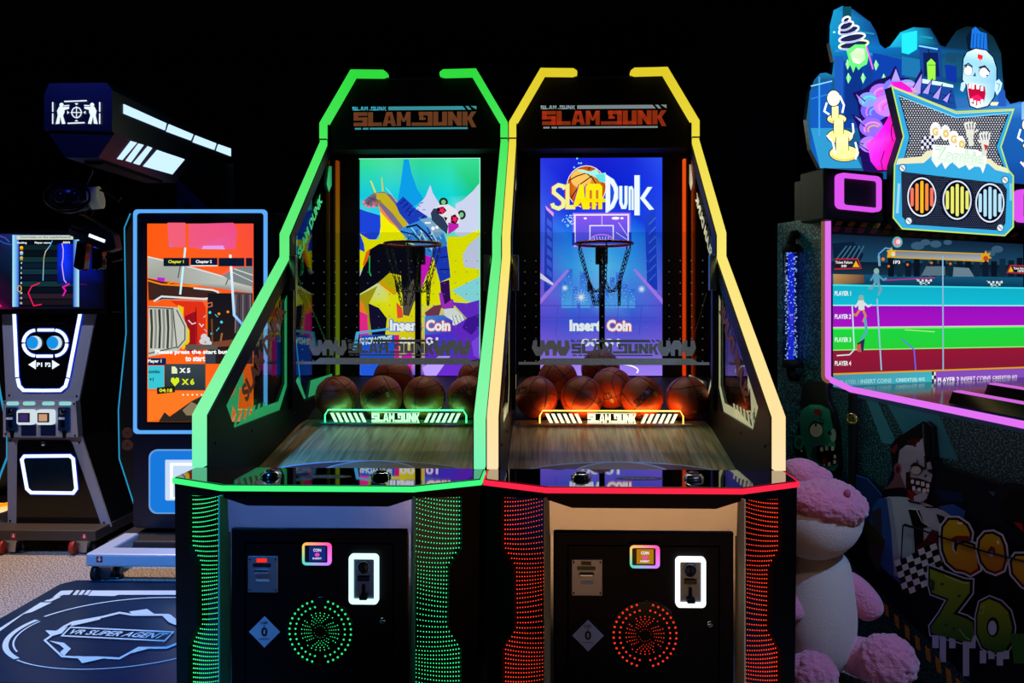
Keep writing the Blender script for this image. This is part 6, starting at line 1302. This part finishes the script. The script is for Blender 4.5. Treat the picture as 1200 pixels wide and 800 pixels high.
# big letters
def bubble(pts, holes, fill, fill2, dark):
    a.line(pts, 60, '#c8ccf0', True); a.poly(pts, '#c8ccf0'); a.line(pts, 34, '#0a0c20', True)
    ys = [p[1] for p in pts]; y0, y1 = min(ys), max(ys)
    a.poly([(x + 8, y + 14) for x, y in pts], dark); a.poly(pts, [mixc(rgb(fill), rgb(fill2), (p[1] - y0) / (y1 - y0)) for p in pts])
bubble([(665, 470), (670, 400), (710, 350), (770, 350), (830, 390), (855, 440), (850, 480), (790, 480), (740, 480), (735, 540), (760, 580), (770, 520), (830, 510), (880, 530), (905, 600), (912, 690), (860, 720), (820, 700), (760, 690), (700, 640), (670, 560)], [], '#c8b414', '#b87818', '#6c1c10')
a.poly([(720, 480), (760, 460), (850, 460), (850, 490), (800, 495), (740, 490)], '#781c10'); a.poly([(730, 500), (750, 500), (745, 550), (765, 585), (735, 560)], '#c8ccf0')
bubble([(925, 560), (935, 490), (970, 450), (1020, 445), (1070, 470), (1095, 530), (1105, 620), (1085, 690), (1040, 710), (985, 690), (945, 640)], [], '#c0a818', '#b07018', '#6c1c10')
a.ell(1015, 570, 26, 38, '#6c1c10', 16); a.ell(1012, 588, 18, 20, '#c8ccf0', 14); a.ell(790, 372, 22, 9, '#f0ecd0', 10); a.ell(1060, 505, 10, 16, '#f0ecd0', 10)
bubble([(1160, 640), (1190, 600), (1300, 600), (1320, 840), (1240, 800), (1170, 720)], [], '#c0a020', '#b07018', '#6c1c10')
a.org(900, 600, 4)
def dripline(pts): a.line(pts, 34, '#b8c4f0', True); a.poly(pts, '#b8c4f0'); a.line(pts, 22, '#081024', True)
Z = [(792, 260), (860, 285), (950, 318), (980, 320), (978, 370), (940, 420), (900, 470), (960, 490), (992, 510), (1000, 560), (985, 600), (940, 595), (880, 580), (800, 560), (796, 530), (840, 470), (880, 400), (800, 370), (790, 330)]
O = [(1015, 480), (1030, 420), (1070, 400), (1120, 420), (1160, 460), (1178, 530), (1172, 600), (1140, 645), (1090, 650), (1040, 620), (1015, 560)]
drips = lambda x0, y0, L: [a.line([(x, y0), (x, y0 + l)], 30, '#b8c4f0') or a.line([(x, y0), (x, y0 + l - 4)], 22, '#081024') for x, l in L]
dripline(Z); dripline(O); drips(0, 570, [(815, 60), (850, 125), (895, 60), (960, 190), (990, 60)]); drips(0, 640, [(1040, 60), (1080, 40), (1120, 70), (1150, 40)])
for pts in (Z, O):
    y0, y1 = min(p[1] for p in pts), max(p[1] for p in pts)
    a.poly(pts, [mixc(rgb('#86a01c'), rgb('#1c5c20'), (p[1] - y0) / (y1 - y0)) for p in pts])
a.poly([(790, 300), (815, 320), (812, 360), (796, 365)], '#2c4410'); a.line([(860, 290), (950, 325), (975, 325)], 4, '#c8d870'); a.line([(930, 540), (960, 580), (980, 590)], 5, '#78c060')
for x, y in ((850, 330), (930, 385), (870, 520), (905, 540)): a.ell(x, y, 9, 7, '#2c5414', 10)
a.ell(1090, 530, 30, 46, '#0a1c10', 18); a.ell(1088, 534, 20, 34, '#b8c4f0', 16); a.line([(1030, 440), (1050, 430), (1045, 465), (1028, 470)], 4, '#a0b850')
a.poly([(1172, 560), (1300, 560), (1300, 700), (1190, 700)], '#2c6c28')
# hazard dashes along the sloping lower edge
a.org(0, 0, 1)
for k in range(13):
    x = 995.5 + k * 12.2; y = 654 + k * 12.2 * 1.02; s = 1 + k * .05
    a.poly([(x, y), (x + 4.2 * s, y + 3.6 * s), (x + 5.2 * s, y + 15 * s), (x + 1.2 * s, y + 12 * s)], '#b07814')
a.build('panel_art', PRINTM, PN)
# thin black cord across the panel with a clip
def on(px, py, off): q = zx(px, py, zP - off); return (zP - off, q[0], q[1])
MB().tube([on(1060, 614, .02), on(1075, 619, .02), on(1100, 628, .03), on(1150, 645, .03), on(1210, 660, .03)], .0035, 6).build('panel_cord', BLACKM, zm)
q = on(1150, 653, .012); MB().ball(q, (.012, .014, .016), 14, 10).build('cord_clip', BLACKG, zm)
# ---- green zombie head cut-out on the rear flank
zH = -.045
hp = [(940, 478), (941, 450), (950, 446), (966, 448), (970, 470), (976, 482), (980, 500), (981, 520), (983, 545), (980, 556), (962, 554), (948, 545), (942, 536), (932, 534), (930, 520), (934, 506), (936, 490)]
HP = MB().prism([zx(p[0], p[1], zH) for p in hp], fn=FX, d0=zH, d1=-.02).build('zombie_head_cutout', mat('cutout_edge', '#08120e', .5), zm)
a = Art(lambda u, v, d: (lambda q: (zH - .0006 - d, q[0], q[1]))(zx(u, v, zH - .0006)), .0003)
a.poly(hp, '#060a08')
a.org(900, 350, 4)
a.poly([(160, 400), (220, 392), (270, 400), (280, 500), (240, 495), (180, 500), (150, 510)], '#040606')
a.poly([(145, 560), (160, 520), (200, 495), (250, 498), (290, 520), (300, 580), (310, 620), (318, 700), (330, 780), (310, 808), (250, 800), (190, 760), (175, 700), (155, 640)], ['#1c7868', '#2a9880', '#34b098', '#30a890', '#208070', '#186858', '#1c7060', '#208070', '#2a9480', '#24887a', '#1c7464', '#1c6c5c', '#186454', '#186858'])
a.ell(146, 672, 24, 34, '#1c7060', 14); a.ell(146, 672, 13, 22, '#0e4238', 12); a.ell(158, 712, 5, 5, '#c8d0c8', 8)
a.ell(226, 615, 34, 36, '#082a24', 20); a.ell(228, 616, 30, 32, '#b8beb4', 20); a.ell(226, 592, 6, 7, '#0a0c0c', 10); a.ell(308, 640, 14, 32, '#9aa098', 14); a.line([(195, 600), (215, 575), (265, 585)], 9, '#082a24'); a.line([(240, 560), (268, 572)], 6, '#0c3a30')
a.poly([(280, 630), (294, 612), (304, 640), (292, 636)], '#061410'); a.poly([(230, 690), (300, 680), (322, 700), (328, 775), (260, 782), (225, 740)], '#0c0408')
for x, y, w, h in ((248, 695, 14, 20), (272, 688, 14, 22), (300, 690, 14, 22), (312, 730, 12, 18), (310, 755, 14, 18), (285, 765, 14, 18), (262, 768, 12, 14)): a.poly(rrect(x, y, x + w, y + h, 4, 2), '#d4d0c0')
a.poly([(215, 690), (235, 700), (225, 760), (205, 740)], '#0e4038'); a.poly([(255, 690), (300, 676), (310, 690)], '#2a9480')
a.poly([(222, 515), (250, 515), (256, 535), (246, 540), (248, 562), (236, 545), (222, 535)], '#8c1418'); a.poly([(262, 750), (280, 742), (282, 770), (260, 780)], '#6c0c14')
a.build('head_print', attr_print('cutout_ink', .35), HP)
# post with a ring knob
b0_, b1_ = zx(998, 566, -.06), zx(998, 461, -.06)
PS = MB().box(-.066, -.04, b0_[0] - .012, b0_[0] + .012, b0_[1] - .25, b1_[1]).build('rail_post', BLACKM, zm)
kz_ = zx(999.5, 490.5, -.07); 
MB().tube([(-.075, kz_[0] + .024 * math.cos(2 * PI * k / 20), kz_[1] + .019 * math.sin(2 * PI * k / 20)) for k in range(20)], .006, 8, closed=True).cyl((-.078, kz_[0], kz_[1]), (-.062, kz_[0], kz_[1]), .016, 16).build('ring_knob', mat('yellow_chrome', '#c8c070', .15, .9), PS)
# ------------------------------------------------------------------ plush toy
PINK = mat('pink_plush', '#e58ca6', .95, spec=.1, sheen=.6, bump=(95, 1.0, .008)); CREAM = mat('cream_plush', '#d9cbb8', .95, spec=.1, sheen=.4, bump=(160, .5, .004)); PINKF = mat('pink_fluff', '#e88aa4', .95, spec=.1, sheen=.7, bump=(70, 1.0, .012))
TY = 2.66; tb = at(958, 700, TY)
toy = thing('plush_animal_toy', 'large cream and pink plush animal slumped against the zombie game', 'plush toy', (tb.x, TY, 0))
def T_(px, py, dy=0.0): p = at(px, py, TY + dy); return Vector((p.x - tb.x, dy, p.z))
def fur(o, s, sc):
    t = bpy.data.textures.get('fur_%s' % sc) or bpy.data.textures.new('fur_%s' % sc, 'CLOUDS'); t.noise_scale = sc; t.noise_depth = 3
    o.modifiers.new('sub', 'SUBSURF').levels = 1; o.modifiers['sub'].render_levels = 1
    m = o.modifiers.new('fur', 'DISPLACE'); m.texture = t; m.strength = s; m.mid_level = .5; return o
def skin(pts, edges, name, m, par, rad):
    me = bpy.data.meshes.new(name); me.from_pydata([tuple(p) for p in pts], edges, []); me.materials.append(m)
    o = bpy.data.objects.new(name, me); COL.objects.link(o); o.parent = par
    sk = o.modifiers.new('skin', 'SKIN'); sk.use_smooth_shade = True
    for v, r in zip(me.skin_vertices[0].data, rad): v.radius = r if isinstance(r, tuple) else (r, r)
    me.skin_vertices[0].data[0].use_root = True
    s = o.modifiers.new('sub', 'SUBSURF'); s.levels = 2; s.render_levels = 3; return o
body = skin([T_(955, 790), T_(955, 745), T_(957, 690), T_(960, 655), T_(962, 640)], [(0, 1), (1, 2), (2, 3), (3, 4)], 'body', CREAM, toy, [.10, .165, .155, .12, .10])
hd = skin([T_(970, 640), T_(962, 622, -.02), T_(950, 595, -.01), T_(938, 575, .01)], [(0, 1), (1, 2), (2, 3)], 'head', CREAM, toy, [.105, .185, .20, .13])
cap = MB(); cap.ball(T_(966, 588, -.07), (.155, .135, .088), 40, 24, Matrix.Rotation(.12, 3, 'Y')); fur(cap.build('forehead_fluff', PINKF, hd), .022, .02)
e = MB(); e.ball(T_(942, 556, -.02), (.085, .06, .06), 28, 18, Matrix.Rotation(.3, 3, 'Y')); e.ball(T_(957, 560, -.03), (.06, .05, .045), 20, 14); fur(e.build('ear', PINK, hd), .010, .03)
n_ = MB(); n_.ball(T_(993, 578, -.17), (.012, .012, .016), 14, 10); n_.build('nose', mat('dark_pink_felt', '#b45a78', .9), hd)
arm = skin([T_(986, 672, -.02), T_(1000, 688, -.03), T_(1016, 708, -.05), T_(1026, 725, -.06)], [(0, 1), (1, 2), (2, 3)], 'arm', PINK, toy, [.035, .06, .066, .05])
arm2 = skin([T_(918, 690, -.02), T_(926, 712, -.08), T_(930, 730, -.10)], [(0, 1), (1, 2)], 'arm', PINK, toy, [.05, .055, .05])
leg = skin([T_(985, 762, -.02), T_(1003, 768, -.06), T_(1026, 776, -.12), T_(1042, 776, -.16)], [(0, 1), (1, 2), (2, 3)], 'leg', PINK, toy, [.07, .075, .085, .09])
f_ = MB(); f_.ball(T_(1040, 776, -.20), (.105, .07, .098), 40, 24); fur(f_.build('foot', PINKF, leg), .022, .022)
leg2 = skin([T_(940, 780, -.05), T_(948, 790, -.12), T_(952, 792, -.18)], [(0, 1), (1, 2)], 'leg', PINK, toy, [.07, .08, .085])
f_ = MB(); f_.ball(T_(953, 792, -.22), (.085, .06, .085), 36, 22); fur(f_.build('foot', PINKF, leg2), .02, .022)
#@@LIGHTS
# ------------------------------------------------------------------ light and view
def spot(name, loc, tgt, e, col, size=70, blend=.8, r=.05):
    l = bpy.data.lights.new(name, 'SPOT'); l.energy = e; l.color = rgb(col)[:3]; l.spot_size = math.radians(size); l.spot_blend = blend; l.shadow_soft_size = r
    o = bpy.data.objects.new(name, l); COL.objects.link(o); o.location = loc; o.rotation_euler = (Vector(tgt) - Vector(loc)).to_track_quat('-Z', 'Y').to_euler()
spot('ceiling_spot_warm', (-3.0, 3.75, 3.4), (-3.0, 3.75, 0), 420, '#ffd0a8', 62)
spot('ceiling_spot_front', (.5, -.6, 3.4), (.45, -.3, 0), 1050, '#ffc48c', 56)
spot('fill_spot_front_blue', (-1.3, -.6, 3.4), (-1.3, -.2, 0), 700, '#5a8cff', 46)  # added fill, tints the floor blue for the left chrome to reflect
spot('fill_spot_console', (-2.9, 1.7, 3.3), (-2.9, 4.0, 1.0), 210, '#d4d8ff', 34)  # added fill without a fixture, brightens the console front
spot('fill_spot_mat', (-1.7, 1.2, 3.4), (-1.75, 2.95, 0), 750, '#3a9cff', 44)  # added blue fill, stands in for kiosk light on the mat
spot('fill_spot_plush', (1.0, .7, 3.4), (1.1, 2.6, .45), 33, '#f8d8e8', 34)  # added soft fill for the plush, no fixture
spot('ceiling_spot_teal', (2.2, .9, 3.4), (1.5, 2.6, .8), 230, '#8ab4ff', 50)
spot('ceiling_spot_side', (-.6, 2.4, 3.4), (1.1, 3.3, 1.2), 60, '#3cc8b0', 40)
spot('fill_spot_canopy', (-3.4, 1.4, 3.3), (-2.1, 3.4, 2.3), 26, '#3a4cff', 30)  # added low blue fill so the overhead box shows
for cx_ in (CXL, CXR):
    l = bpy.data.lights.new('machine_lamp', 'AREA'); l.energy = 4.5; l.color = rgb('#fff0dc')[:3]; l.shape = 'RECTANGLE'; l.size = .7; l.size_y = .08
    o = bpy.data.objects.new('machine_lamp', l); COL.objects.link(o); o.location = (cx_, 2.2412 + 1.60, 2.33); o.rotation_euler = (math.radians(-50), 0, 0)
    e_ = bpy.data.lights.new('board_led_strip', 'AREA'); e_.energy = 1.0; e_.color = rgb('#40ff90' if cx_ < 0 else '#ff9a38')[:3]; e_.shape = 'RECTANGLE'; e_.size = .66; e_.size_y = .012
    o = bpy.data.objects.new('board_led_strip', e_); COL.objects.link(o); o.location = (cx_, 2.2412 + 1.161, .90); o.rotation_euler = (math.radians(112), 0, 0)
spot('fill_spot_pillar', (1.5, 3.9, 3.4), (1.45, 4.75, 1.7), 5, '#4a78c0', 70)  # added faint fill in place of ambient light on the pillar
w = bpy.data.worlds.new('dark_room'); S.world = w; w.use_nodes = True
w.node_tree.nodes['Background'].inputs[0].default_value = (.02, .03, .06, 1); w.node_tree.nodes['Background'].inputs[1].default_value = .12
S.view_settings.view_transform = 'Standard'; S.view_settings.look = 'None'; S.view_settings.exposure = 0; S.view_settings.gamma = 1; S.view_settings.use_curve_mapping = False
